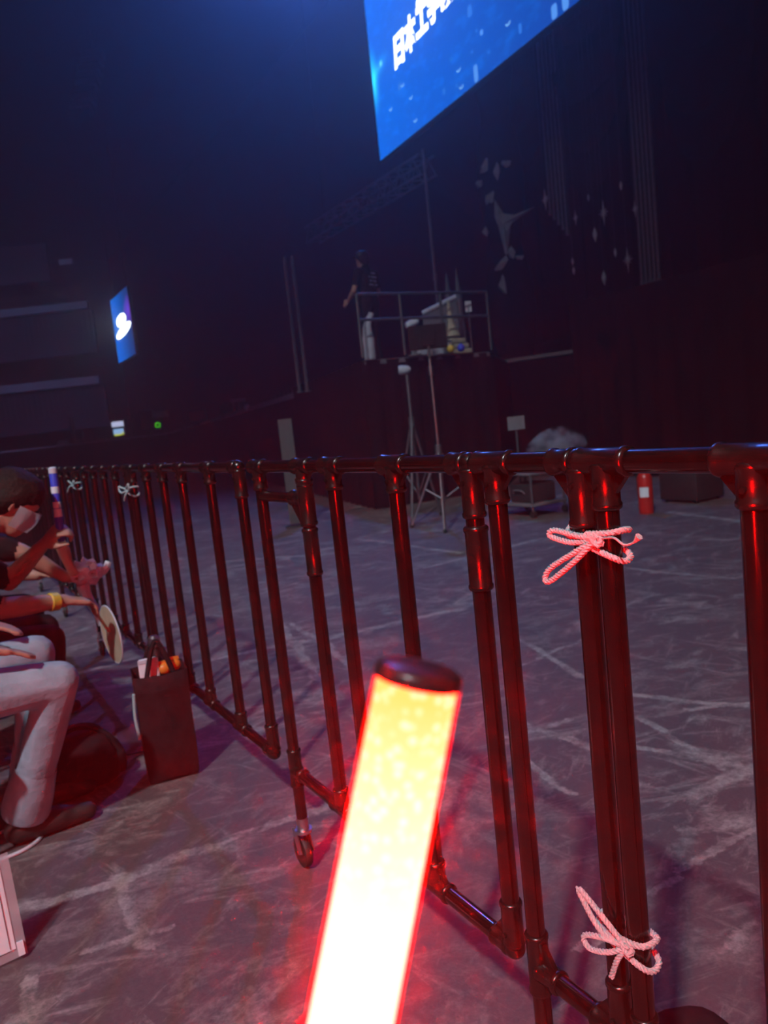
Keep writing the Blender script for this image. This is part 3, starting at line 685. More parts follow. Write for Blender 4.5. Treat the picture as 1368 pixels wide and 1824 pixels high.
for k in range(n_):
    a, b = ta.lerp(tb, k/n_), ta.lerp(tb, (k+1)/n_); s1 = 1 if k % 2 else -1
    for sx_ in (-1, 1): cyl(bm, a+Vector((sx_*hh, 0, s1*hh)), b+Vector((sx_*hh, 0, -s1*hh)), .015, seg=6)
    for sz_ in (-1, 1): cyl(bm, a+Vector((s1*hh, 0, sz_*hh)), b+Vector((-s1*hh, 0, sz_*hh)), .015, seg=6)
obj('lattice', bm, M_pgrey, t)
for k in (.15, .85):
    a = ta.lerp(tb, k); bm = B(); cyl(bm, a+Vector((0, 0, hh)), Vector((a.x, a.y, 17.48)), .012, seg=6); obj('cable', bm, M_dmetal, t)

# tripods in front of the riser
def tripod(name, label, apex_px, pole_top_px, feet_px, d, m_pole, extra=None):
    ap = dep(*apex_px, d); base = Vector((ap.x, ap.y, 0))
    t = thing(name, label, 'stand', base)
    tp = Vector((ap.x, ap.y, dep(*pole_top_px, d).z))
    bm = B(); cyl(bm, Vector((ap.x, ap.y, .25)), tp, .018, seg=10); obj('pole', bm, m_pole, t)
    bm = B(); cyl(bm, ap-Vector((0, 0, .06)), ap+Vector((0, 0, .05)), .035, seg=12); obj('collar', bm, M_dmetal, t)
    for ang in feet_px:
        ft = base + (r0*math.cos(ang) + Vector((f0.x, f0.y, 0)).normalized()*math.sin(ang))*0.42
        bm = B(); cyl(bm, ap, ft+Vector((0, 0, .02)), .016, seg=8); l_ = obj('leg', bm, M_metal if name == 'monitor_stand' else M_dmetal, t)
        bm = B(); ball(bm, ft+Vector((0, 0, .02)), .022, sub=2); obj('rubber_foot', bm, M_rubber, l_)
        br = base.lerp(ft, .5) + Vector((0, 0, ap.z*.5)); bm = B(); cyl(bm, Vector((ap.x, ap.y, .3)), br, .009, seg=6); obj('strut', bm, M_dmetal, t)
    return t, ap, tp
t, ap, tp = tripod('monitor_stand', 'silver tripod stand holding a black monitor before the riser', (781, 800), (768, 640), (0.25, 2.6, 4.6), 8.2, M_metal)
bm = B(); cyl(bm, Vector((ap.x, ap.y, 1.62)), Vector((ap.x, ap.y, 1.72)), .03, seg=10); obj('clamp', bm, M_metal, t)
mz = Vector((tp.x, tp.y, dep(768, 602, 8.2).z)); fw = Vector((f0.x, f0.y, 0)).normalized()
t = thing('monitor', 'black flat monitor facing away on the silver tripod stand', 'monitor', mz)
bm = B(); obox(bm, mz, r0, Vector((0, 0, 1)), fw, .20, .125, .025); bmesh.ops.bevel(bm, geom=list(bm.edges), offset=.008, segments=2, affect='EDGES'); obj('housing', bm, M_black, t)
bm = B(); obox(bm, mz-fw*.035-Vector((0, 0, .02)), r0, Vector((0, 0, 1)), fw, .07, .07, .012); obj('mount_plate', bm, M_black, t, False)
bm = B(); cyl(bm, mz-fw*.03-Vector((0, 0, .02)), Vector((tp.x, tp.y, tp.z))-Vector((0, 0, .03)), .015, seg=8); obj('arm', bm, M_dmetal, t)
t, ap, tp = tripod('tripod_stand', 'dark tripod stand with a small lamp head left of the monitor stand', (733, 750), (727, 668), (0.9, 2.3, 4.4), 8.9, M_dmetal)
hd = tp + Vector((0, 0, .06)); bm = B(); lathe(bm, hd-r0*.09, hd+r0*.05, [(0, .05), (.3, .055), (.8, .045), (1, .02)], 12); obj('lamp_head', bm, M_pgrey, t)
# plank and cases
b = onz(512, 905); b = dep(513, 800, 9.6); b.z = 0; hz_ = dep(512, 746, 9.6).z
t = thing('notice_board', 'narrow upright grey board standing before the black riser', 'board', b)
bm = B(); obox(bm, b+Vector((0, 0, hz_/2+.02)), r0, Vector((0, 0, 1)), fw, .085, hz_/2-.02, .012); obj('board', bm, mat('dark_grey_board', (.05, .05, .055), .7), t, False)
bm = B(); obox(bm, b+Vector((0, 0, .012)), r0, Vector((0, 0, 1)), fw, .13, .012, .12); obj('foot', bm, M_dark, t, False)

# equipment cart with pale sheet, lumps
cb = onz(945, 915); cb.z = 0
t = thing('equipment_cart', 'dark equipment cart with a pale sheet on a pole left of the fire extinguisher', 'cart', cb)
for z in (.12, .46):
    bm = B(); bevbox(bm, cb+Vector((-.25, -.33, z)), cb+Vector((.25, .33, z+.03)), .006); obj('shelf', bm, M_grey, t)
for sx_ in (-.23, .23):
    for sy_ in (-.31, .31):
        bm = B(); cyl(bm, cb+Vector((sx_, sy_, .06)), cb+Vector((sx_, sy_, .62)), .014, seg=8); obj('post', bm, M_dmetal, t)
        bm = B(); cyl(bm, cb+Vector((sx_-.015, sy_, .04)), cb+Vector((sx_+.015, sy_, .04)), .04, seg=14); obj('wheel', bm, M_rubber, t)
pp = cb + Vector((0, .12, 0)); st = dep(932, 752, (cb-CAM).dot(f0)).z
bm = B(); cyl(bm, pp+Vector((0, 0, .15)), Vector((pp.x, pp.y, st)), .010, seg=8); obj('pole', bm, M_dmetal, t)
bm = B(); obox(bm, Vector((pp.x, pp.y, st))-fw*.02, r0, Vector((0, 0, 1)), fw, .095, .075, .006); obj('sheet', bm, M_grey, t, False)
bm = B(); bevbox(bm, cb+Vector((-.18, -.25, .15)), cb+Vector((.18, .12, .36)), .03); o = thing('equipment_case', 'black case sitting on the lower shelf of the equipment cart', 'case', cb+Vector((0, 0, .15)))
obj('body', bm, M_dark, o); bm = B(); tube(bm, spline([cb+Vector((-.19, -.15, .25)), cb+Vector((-.215, -.12, .29)), cb+Vector((-.215, .0, .29)), cb+Vector((-.19, .03, .25))], 5), .008, 6); obj('handle', bm, M_grey, o)
bm = B(); bevbox(bm, cb+Vector((-.15, -.22, .49)), cb+Vector((.15, .02, .66)), .02); o = thing('mixer_box', 'small grey device on the top shelf of the equipment cart', 'device', cb+Vector((0, 0, .49)))
obj('body', bm, M_grey, o); bm = B()
for k in range(4): cyl(bm, cb+Vector((-.151, -.18+.05*k, .58)), cb+Vector((-.165, -.18+.05*k, .58)), .012, seg=10)
obj('knobs', bm, M_dark, o)
eb = onz(1152, 914); eb.z = 0; k = (eb-CAM).dot(f0)
t = thing('fire_extinguisher', 'red fire extinguisher with a white label standing on the floor', 'extinguisher', eb)
r_ = 13.0*k/FPX
bm = B(); lathe(bm, eb, eb+Vector((0, 0, .44)), [(0, r_*.94), (.03, r_), (.82, r_), (.92, r_*.75), (.98, r_*.35), (1, r_*.3)], 20); obj('cylinder', bm, M_red, t)
bm = B(); uvx = []
for i in range(9):
    a = math.radians(150+70*i/8+25)
    uvx.append((eb.x+ (r_+.002)*math.cos(a), eb.y+(r_+.002)*math.sin(a)))
for (x0, y0), (x1, y1) in zip(uvx, uvx[1:]):
    bm.faces.new([bm.verts.new((x0, y0, .17)), bm.verts.new((x1, y1, .17)), bm.verts.new((x1, y1, .27)), bm.verts.new((x0, y0, .27))])
obj('label_sticker', bm, M_white, t)
bm = B(); cyl(bm, eb+Vector((0, 0, .44)), eb+Vector((0, 0, .49)), .02, seg=10); obox(bm, eb+Vector((-.03, 0, .50)), Vector((1, 0, .2)).normalized(), Vector((0, 1, 0)), Vector((-.2, 0, 1)).normalized(), .07, .012, .006); obox(bm, eb+Vector((-.03, 0, .47)), Vector((1, 0, -.1)).normalized(), Vector((0, 1, 0)), Vector((.1, 0, 1)).normalized(), .06, .010, .005); obj('valve', bm, M_dark, t)
bm = B(); tube(bm, spline([eb+Vector((0, .02, .46)), eb+Vector((0, .09, .45)), eb+Vector((0, r_+.02, .33)), eb+Vector((0, r_+.015, .15))], 6), .009, 8); obj('hose', bm, M_rubber, t)
xb = onz(1215, 898); xb.z = 0
t = thing('flight_case', 'black box on the floor right of the fire extinguisher', 'case', xb)
bm = B(); bevbox(bm, xb+Vector((.05, -.15, .03)), xb+Vector((.5, .32, .36)), .012); obj('body', bm, M_dark, t)
bm = B(); bevbox(bm, xb+Vector((.04, -.16, .36)), xb+Vector((.51, .33, .44)), .012); obj('lid', bm, M_dark, t)
for q in (Vector((.1, -.1, 0)), Vector((.1, .27, 0)), Vector((.45, -.1, 0)), Vector((.45, .27, 0))):
    bm = B(); cyl(bm, xb+q+Vector((-.01, 0, .018)), xb+q+Vector((.01, 0, .018)), .018, seg=10); obj('caster', bm, M_rubber, t)

# ------------------------------------------------------------------ stage decor at right
def on_cur(x, y, X=12.0): return onx(x, y, X)
M_curt = mat('dark_blue_velvet', (0.014, 0.016, 0.03), 0.9, 0, 0.2, 4, 0.1, 0.1)
M_back = mat('black_backdrop', (0.010, 0.008, 0.014), 0.95, 0, 0.2, 2, 0.1, 0.05)
M_silver = mat('silver_foil', (0.78, 0.80, 0.86), 0.5, 0.0)
M_fringe = mat('grey_cord_fringe', (0.20, 0.20, 0.25), 0.7)
bm = B(); folds(bm, (13.2, 15.0), (13.2, -7.4), SZ, 15.5, 0.7, 0.08, 21); tag(obj('backdrop', bm, M_back), 'black pleated backdrop curtain behind the hanging stars', 'curtain')
def swag(cx, ytop, ybot, halfpx, label, X):
    c0, c1 = on_cur(cx-halfpx, ytop, X), on_cur(cx+halfpx, ytop, X); zb = on_cur(cx, ybot, X).z; zt_ = max(c0.z, c1.z)
    t = thing('swag_curtain', label, 'curtain', ((c0.x+c1.x)/2, (c0.y+c1.y)/2, zb), 'dark swag curtains over the stage')
    rows = 14; cols = 24
    for lyr in range(3):
        bm = B(); g = []
        for i in range(rows+1):
            r = []
            for j in range(cols+1):
                s = j/cols; y = c0.y+(c1.y-c0.y)*s; arc = 1-(2*s-1)**2
                f1 = (i/rows); lo = zt_ + 1.0 - (zt_+1.0-zb)*(0.35+0.65*arc**0.5)*(1-0.22*lyr)
                z = zt_+1.0 + (lo-zt_-1.0)*f1
                x = X - 0.10*lyr - 0.12*math.sin(f1*9+lyr)*arc - 0.15*arc*f1
                r.append(bm.verts.new((x, y, z)))
            g.append(r)
        for a, b in zip(g, g[1:]):
            for j in range(cols): bm.faces.new((a[j], a[j+1], b[j+1], b[j]))
        obj('drape_layer', bm, M_curt, t)
    bm = B(); cyl(bm, (X, c0.y+.1, zt_+1.0), (X, c1.y-.1, zt_+1.0), .03, seg=8); obj('batten', bm, M_dmetal, t)
    for y in (c0.y, c1.y):
        bm = B(); cyl(bm, (X, y*.85+(c0.y+c1.y)*.075, zt_+1.0), (X, y*.85+(c0.y+c1.y)*.075, 17.48), .012, seg=5); obj('cable', bm, M_dmetal, t)
swag(1055, 150, 350, 72, 'middle dark blue swag curtain hanging between the two cord fringes', 11.9)
swag(930, 240, 372, 52, 'left dark blue swag curtain beside the twisted fabric', 11.9)
swag(1260, 60, 290, 90, 'right dark swag curtain near the right edge of the picture', 11.9)
def fringe(tops, bots, label):
    t = thing('cord_fringe', label, 'fringe', on_cur(*bots[0], 11.6))
    for a, b in zip(tops, bots):
        p, q = on_cur(*a, 11.6), on_cur(*b, 11.6); y = (p.y+q.y)/2
        bm = B(); pts = [Vector((11.6, y, q.z + (p.z+3.0-q.z)*k/10)) for k in range(11)]; tube(bm, pts, .03, 8); obj('strand', bm, M_fringe, t)
        bm = B(); lathe(bm, Vector((11.6, y, q.z-.12)), Vector((11.6, y, q.z)), [(0, .045), (.6, .04), (1, .03)], 8); obj('tassel', bm, M_fringe, t)
fringe([(1122+8*k, 150) for k in range(5)], [(1143+7.5*k, 498-1.5*k) for k in range(5)], 'right bundle of five long grey cords reaching down to the stage')
fringe([(972+7*k, 260) for k in range(5)], [(980+7.5*k, 372+9*k) for k in range(5)], 'left bundle of five short grey cords beside the twisted fabric')
def star(x, y, rpx, label, X=11.2, long=1.9):
    c = on_cur(x, y, X); k = (c-CAM).dot(f0)/FPX; R = rpx*k; n = Vector((-1, 0, 0)); bm = B()
    cf = bm.verts.new(c+n*R*.25); cb_ = bm.verts.new(c-n*R*.25); ring = []
    for i in range(16):
        a = math.pi*i/8; rr = R*.30 if i % 2 else R*(long if i in (4, 12) else (.95 if i % 4 == 0 else .8))
        ring.append(bm.verts.new(c+Vector((0, rr*math.cos(a), rr*math.sin(a)))))
    for i in range(16):
        bm.faces.new((cf, ring[i], ring[(i+1) % 16])); bm.faces.new((cb_, ring[(i+1) % 16], ring[i]))
    t = thing('hanging_star', label, 'star', c, 'hanging stars and drops')
    obj('star', bm, M_silver, t, False)
    bm = B(); cyl(bm, c+Vector((0, 0, R*long*.9)), Vector((c.x, c.y, 17.5)), .006, seg=5); obj('thread', bm, M_dmetal, t)
star(1075, 379, 13, 'brightest silver star hanging below the middle swag curtain')
star(1118, 463, 13, 'silver star hanging lowest, left of the long cord fringe')
star(971, 355, 11, 'silver star hanging beside the short cord fringe')
star(1131, 372, 9, 'small star half behind the long cord fringe')
star(1025, 388, 8, 'small star between the short fringe and the brightest star')
def drop(x, y, hpx, label, X=11.3):
    c = on_cur(x, y, X); k = (c-CAM).dot(f0)/FPX; h = hpx*k; t = thing('hanging_drop', label, 'ornament', c, 'hanging stars and drops')
    bm = B(); lathe(bm, c-Vector((0, 0, h)), c+Vector((0, 0, h)), [(0, .004), (.45, h*.34), (.6, h*.32), (1, .004)], 8); obj('crystal', bm, M_silver, t, False)
    bm = B(); cyl(bm, c+Vector((0, 0, h)), Vector((c.x, c.y, 17.5)), .005, seg=5); obj('thread', bm, M_dmetal, t)
for x, y, h, lb in ((1060, 418, 13, 'slender crystal drop below and left of the brightest star'), (1020, 466, 7, 'upper of two small crystal drops low at left'), (1022, 482, 7, 'lower of two small crystal drops low at left'),
                    (1076, 495, 13, 'slender crystal drop hanging lowest above the stage'), (1096, 450, 8, 'small crystal drop left of the lowest star'), (1106, 331, 8, 'small crystal drop above the brightest star, right'), (1048, 352, 6, 'tiny crystal drop just left of the brightest star')):
    drop(x, y, h, lb)
# twisted fabric column made of pale facets
fac = [[(270, 180), (285, 190), (290, 300), (270, 360), (200, 370), (230, 270)], [(385, 225), (415, 260), (415, 340), (390, 430), (345, 410), (355, 300)], [(450, 215), (515, 210), (510, 260), (480, 290), (440, 250)],
       [(170, 420), (240, 420), (220, 490), (165, 500)], [(300, 500), (360, 540), (350, 640), (290, 740), (250, 680), (260, 570)], [(385, 620), (430, 760), (540, 780), (700, 690), (540, 840), (490, 960), (500, 1200), (480, 1190), (420, 900), (390, 800)],
       [(270, 900), (295, 930), (290, 1010), (250, 1000), (215, 970)], [(530, 1100), (570, 1160), (560, 1240), (520, 1230), (510, 1140)], [(470, 1200), (490, 1250), (430, 1370), (370, 1420), (350, 1390), (420, 1260)], [(450, 1400), (475, 1430), (510, 1610), (370, 1600), (400, 1530)],
       [(585, 1205), (655, 1205), (640, 1250), (600, 1250)]]
tb0 = on_cur(898, 535, 10.6); t = thing('twisted_fabric', 'twisted hanging fabric with pale facets right of the steel pole', 'fabric', tb0)
M_facet = mat('pale_satin', (0.52, 0.55, 0.56), 0.6, 0, 0.15, 6)
for i, pl in enumerate(fac):
    bm = B(); pts = [on_cur(820+x/5.883, 250+y/5.883, 10.6+0.10*math.sin(i*1.7)) for x, y in pl]
    c = sum(pts, Vector())/len(pts); pts = [p + Vector((.35*(p.y-c.y)*math.sin(i*2.3), 0, 0)) for p in pts]
    a = [bm.verts.new(p) for p in pts]; mid = bm.verts.new(c+Vector((-.10, 0, 0))); bk = bm.verts.new(c+Vector((.10, 0, 0)))
    for k in range(len(a)): bm.faces.new((mid, a[k], a[(k+1) % len(a)])); bm.faces.new((bk, a[(k+1) % len(a)], a[k]))
    obj('facet', bm, M_facet, t, False)
bm = B(); prof = []; p0 = on_cur(905, 540, 10.85); p1 = on_cur(880, 230, 10.85); p1.y = p0.y
N_ = 40
for i in range(N_+1):
    s = i/N_; prof.append((s, 0.34 + .20*abs(math.sin(s*9.5)) - .10*s))
lathe(bm, Vector((11.05, p0.y+.15, DECK)), Vector((11.05, p0.y+.15, p1.z+3)), prof, 14); obj('core_cloth', bm, M_curt, t)

# ------------------------------------------------------------------ far left of the hall
M_balc = mat('balcony_front_paint', (0.30, 0.31, 0.38), 0.8, 0, 0.1, 0.4)
M_bwall = mat('balcony_wall', (0.06, 0.06, 0.09), 0.9, 0, 0.2, 0.3)
t = thing('balcony', 'stacked pale balcony fronts of the spectator stands at far left', 'balcony', Vector((dep(0, 820, 58).x, dep(0, 820, 58).y, 0)))
for (xe, ym, th) in ((70, 412, 13), (156, 543, 13), (178, 676, 14)):
    a, b = dep(-260, ym+ (260+xe)*.112, 58), dep(xe, ym, 58); b.z = a.z = b.z
    d = (b-a).normalized(); n = Vector((d.y, -d.x, 0)); hz_ = th*58/FPX/2
    bm = B(); obox(bm, (a+b)/2, d, n, Vector((0, 0, 1)), (b-a).length/2, .2, hz_); obj('parapet', bm, M_balc, t, False)
    bm = B(); L_ = (b-a).length
    for k in range(46):
        p = a.lerp(b, k/45); box(bm, p+Vector((-.03, -.03, -hz_-2.2)), p+Vector((.03, .03, -hz_)))
    o = obj('mullions', bm, M_bwall, t, False); o['kind'] = 'stuff'
    bm = B(); obox(bm, (a+b)/2 - n*0.9 - Vector((0, 0, hz_+1.6)), d, n, Vector((0, 0, 1)), L_/2, .15, 1.6); obj('tier_wall', bm, M_bwall, t, False)
p = dep(117, 466, 57); t = thing('hanging_sign', 'small pale panel hanging before the upper balcony', 'sign', p)
bm = B(); obox(bm, p, r0, Vector((0, 0, 1)), fw, .5, .2, .05); obj('panel', bm, M_offw, t, False)
for q in (-.4, .4):
    bm = B(); cyl(bm, p+r0*q+Vector((0, 0, .2)), Vector((p.x+r0.x*q, p.y+r0.y*q, 17.5)), .02, seg=5); obj('cable', bm, M_dmetal, t)
t = thing('line_array', 'curved hanging loudspeaker array faint at upper left', 'loudspeaker', dep(148, 212, 30))
for k in range(9):
    p = dep(165-1.8*k - (k*k)*.12, 98+13.5*k, 30); bm = B(); a = .05+.05*k; ay = Vector((fw.x*math.sin(a), fw.y*math.sin(a), math.cos(a)))
    obox(bm, p, r0, ay, r0.cross(ay), .42, .125, .25); bmesh.ops.bevel(bm, geom=list(bm.edges), offset=.02, segments=1, affect='EDGES'); c = obj('cabinet', bm, M_grey, t, False)
    bm = B(); obox(bm, p-r0.cross(ay)*(-.26 if r0.cross(ay).dot(fw) < 0 else .26), r0, ay, r0.cross(ay), .38, .018, .006); obj('grille', bm, M_dmetal, c, False)
p = dep(166, 90, 30); bm = B(); cyl(bm, p, Vector((p.x, p.y, 17.48)), .03, seg=6); obj('chain', bm, M_dmetal, t)
# small lit gear on the far wing
M_lamp1 = emitter('far_white_display', (0.62, 0.68, 1.0), 1.0); M_lamp2 = emitter('far_blue_display', (0.35, 0.60, 1.0), 1.0); M_ring = emitter('green_ring_light', (0.10, 0.85, 0.01), 1.0)
M_yl = emitter('yellow_indicator', (0.75, 0.8, 0.08), 1.0)
def gear(name, label, x, y, wpx, hpx, d, m_, emis=None):
    p = dep(x, y, d); k = d/FPX; p.z = max(p.z, WZ+hpx*k/2+.005); t = thing(name, label, 'equipment', Vector((p.x, p.y, WZ)))
    bm = B(); bevbox_axes(bm, p, wpx*k/2, hpx*k/2, .18); obj('body', bm, m_, t, False)
    zb = p.z-hpx*k/2
    if zb > WZ+.02:
        bm = B(); cyl(bm, Vector((p.x, p.y, WZ)), Vector((p.x, p.y, zb)), .05, seg=8); cyl(bm, Vector((p.x, p.y, WZ)), Vector((p.x, p.y, WZ+.04)), .22, seg=12); obj('stem', bm, M_grey, t)
    for (dx, dy, w2, h2, e) in (emis or []):
        q = p + r0*(dx*k) + Vector((0, 0, -dy*k)) - fw*.20; bm = B(); obox(bm, q, r0, Vector((0, 0, 1)), fw, w2*k/2, h2*k/2, .015); obj('lit_panel', bm, e, t, False)
    return t
def bevbox_axes(bm, p, hx, hz, hy): 
    tb = B(); obox(tb, p, r0, Vector((0, 0, 1)), fw, hx, hz, hy); bmesh.ops.bevel(tb, geom=list(tb.edges), offset=.03, segments=1, affect='EDGES'); merge(bm, tb)
gear('control_desk', 'small lit white and blue control display far on the stage wing', 214, 772, 26, 32, 40, M_dark, [(0, -8, 21, 9, M_lamp1), (0, 5, 18, 9, M_lamp2), (-2, 11, 12, 2.5, M_yl), (7, 9, 4, 4, M_yl)])
gear('operator_desk', 'pale device beside the green ring light far on the stage wing', 286, 738, 26, 10, 36, M_offw)
gear('amplifier_rack', 'dark rack behind the green ring light', 262, 748, 22, 34, 42, M_grey)
gear('small_monitor', 'dim purple grey box left of the lit control display', 143, 776, 12, 11, 42, M_grey)
gear('stage_box', 'dim pale box at the left end of the stage wing', 113, 789, 16, 8, 43, M_pgrey)
gear('speaker_post', 'thin upright post left of the lit control display', 128, 757, 6, 28, 43, M_grey)
gear('flight_case', 'grey case on the wing right of the green ring light', 352, 741, 30, 18, 30, M_grey)
gear('flight_case', 'tall dark case on the wing below the dotted seats', 405, 728, 24, 22, 24, M_dark)
gear('flight_case', 'pale topped case on the wing beside the dotted seats', 424, 713, 26, 5, 23, M_pgrey)
gear('stage_lamp_box', 'small pale lamp on the wing edge below the dotted seats', 440, 726, 7, 10, 20, M_offw)
p = dep(281, 757, 34); t = thing('ring_light', 'tiny green glowing ring on the far stage wing', 'lamp', Vector((p.x, p.y, WZ)))
bm = B(); k = 34/FPX; tube(bm, [p + r0*(4*k*math.cos(a)) + Vector((0, 0, 4*k*math.sin(a))) for a in [2*math.pi*i/20 for i in range(21)]], .8*k, 6, cap=False); obj('ring', bm, M_ring, t)
bm = B(); cyl(bm, Vector((p.x, p.y, WZ)), p-Vector((0, 0, 4.5*k)), .025, seg=6); cyl(bm, Vector((p.x, p.y, WZ)), Vector((p.x, p.y, WZ+.03)), .2, seg=10); obj('stem', bm, M_dark, t)
bm = B(); cyl(bm, p-Vector((0, 0, 4.6*k)), p-Vector((0, 0, 3.9*k)), .03, seg=6); obj('clip', bm, M_dark, t)

# ------------------------------------------------------------------ people
def capsule(bm, p0, r0_, p1, r1_, sub=2):
    t = B()
    for p, r in ((p0, r0_), (p1, r1_)):
        u = bmesh.ops.create_icosphere(t, subdivisions=sub, radius=1)['verts']
        for v in u: v.co = Vector(p) + v.co*r
    h = bmesh.ops.convex_hull(t, input=list(t.verts))
    bmesh.ops.delete(t, geom=[g for g in h['geom_interior'] if isinstance(g, bmesh.types.BMVert)], context='VERTS')
    merge(bm, t)
def hand_caps(wr, d, palm, side, curl=0.35, spread=0.06, s=1.0):
    """wr wrist, d finger direction, palm = direction the palm faces, side +1/-1 puts the thumb"""
    d = d.normalized(); palm = (palm - d*palm.dot(d)).normalized(); l = d.cross(palm)*side; out = []
    for i, (off, ln, r) in enumerate(((0.030, .082, .0095), (0.010, .090, .0098), (-0.010, .084, .0094), (-0.028, .066, .0085))):
        k = wr + l*(off*s) + d*(.085*s)
        out.append((wr + l*(off*.55*s) + d*.01, .016*s, k, .0125*s))
        p = k; a = 0.0; dd = (d + l*(off*2.2*spread/0.06*.25)).normalized()
        for fr in (.45, .30, .25):
            a += curl
            q = p + (dd*math.cos(a) + palm*math.sin(a))*(ln*fr*s); out.append((p, r*s, q, r*.9*s)); p = q
    b0 = wr + l*(.022*s) + d*(.022*s); b1 = b0 + (l*.75 + d*.6 + palm*.25).normalized()*(.04*s); b2 = b1 + (l*.4 + d*.9 + palm*.3*(.5+curl)).normalized()*(.032*s); b3 = b2 + (l*.1 + d + palm*.4*curl*2).normalized()*(.026*s)
    out += [(b0, .016*s, b1, .0125*s), (b1, .0118*s, b2, .0105*s), (b2, .0105*s, b3, .009*s)]
    return out
def fuse(name, caps, mats, parent, voxel=0.007, smooth=6):
    """caps: list of (p0,r0,p1,r1,material index); one continuous skin over all of them"""
    bm = B()
    for c in caps: capsule(bm, c[0], c[1], c[2], c[3])
    me = bpy.data.meshes.new(name); bm.to_mesh(me); bm.free()
    o = bpy.data.objects.new(name, me); COL.objects.link(o)
    r = o.modifiers.new('r', 'REMESH'); r.mode = 'VOXEL'; r.voxel_size = voxel
    sm = o.modifiers.new('s', 'SMOOTH'); sm.factor = 0.5; sm.iterations = smooth
    dg = bpy.context.evaluated_depsgraph_get(); me2 = bpy.data.meshes.new_from_object(o.evaluated_get(dg))
    bpy.data.objects.remove(o); me2.name = name
    for m_ in mats: me2.materials.append(m_)
    segs = [(Vector(c[0]), Vector(c[2])-Vector(c[0]), c[1], c[3], c[4]) for c in caps]
    dat = [(a, d, max(1e-9, d.length_squared), r0_, r1_, mi) for a, d, r0_, r1_, mi in segs]
    for p in me2.polygons:
        c = p.center; best = 1e9; bi = 0
        for a, d, l2, ra_, rb_, mi in dat:
            v = c-a; h = v.dot(d)/l2; h = 0 if h < 0 else 1 if h > 1 else h
            e = (v-d*h).length - (ra_+(rb_-ra_)*h)
            if e < best: best = e; bi = mi
        p.material_index = bi; p.use_smooth = True
    return link(name, me2, None, parent)
def V(*a): return Vector(a)
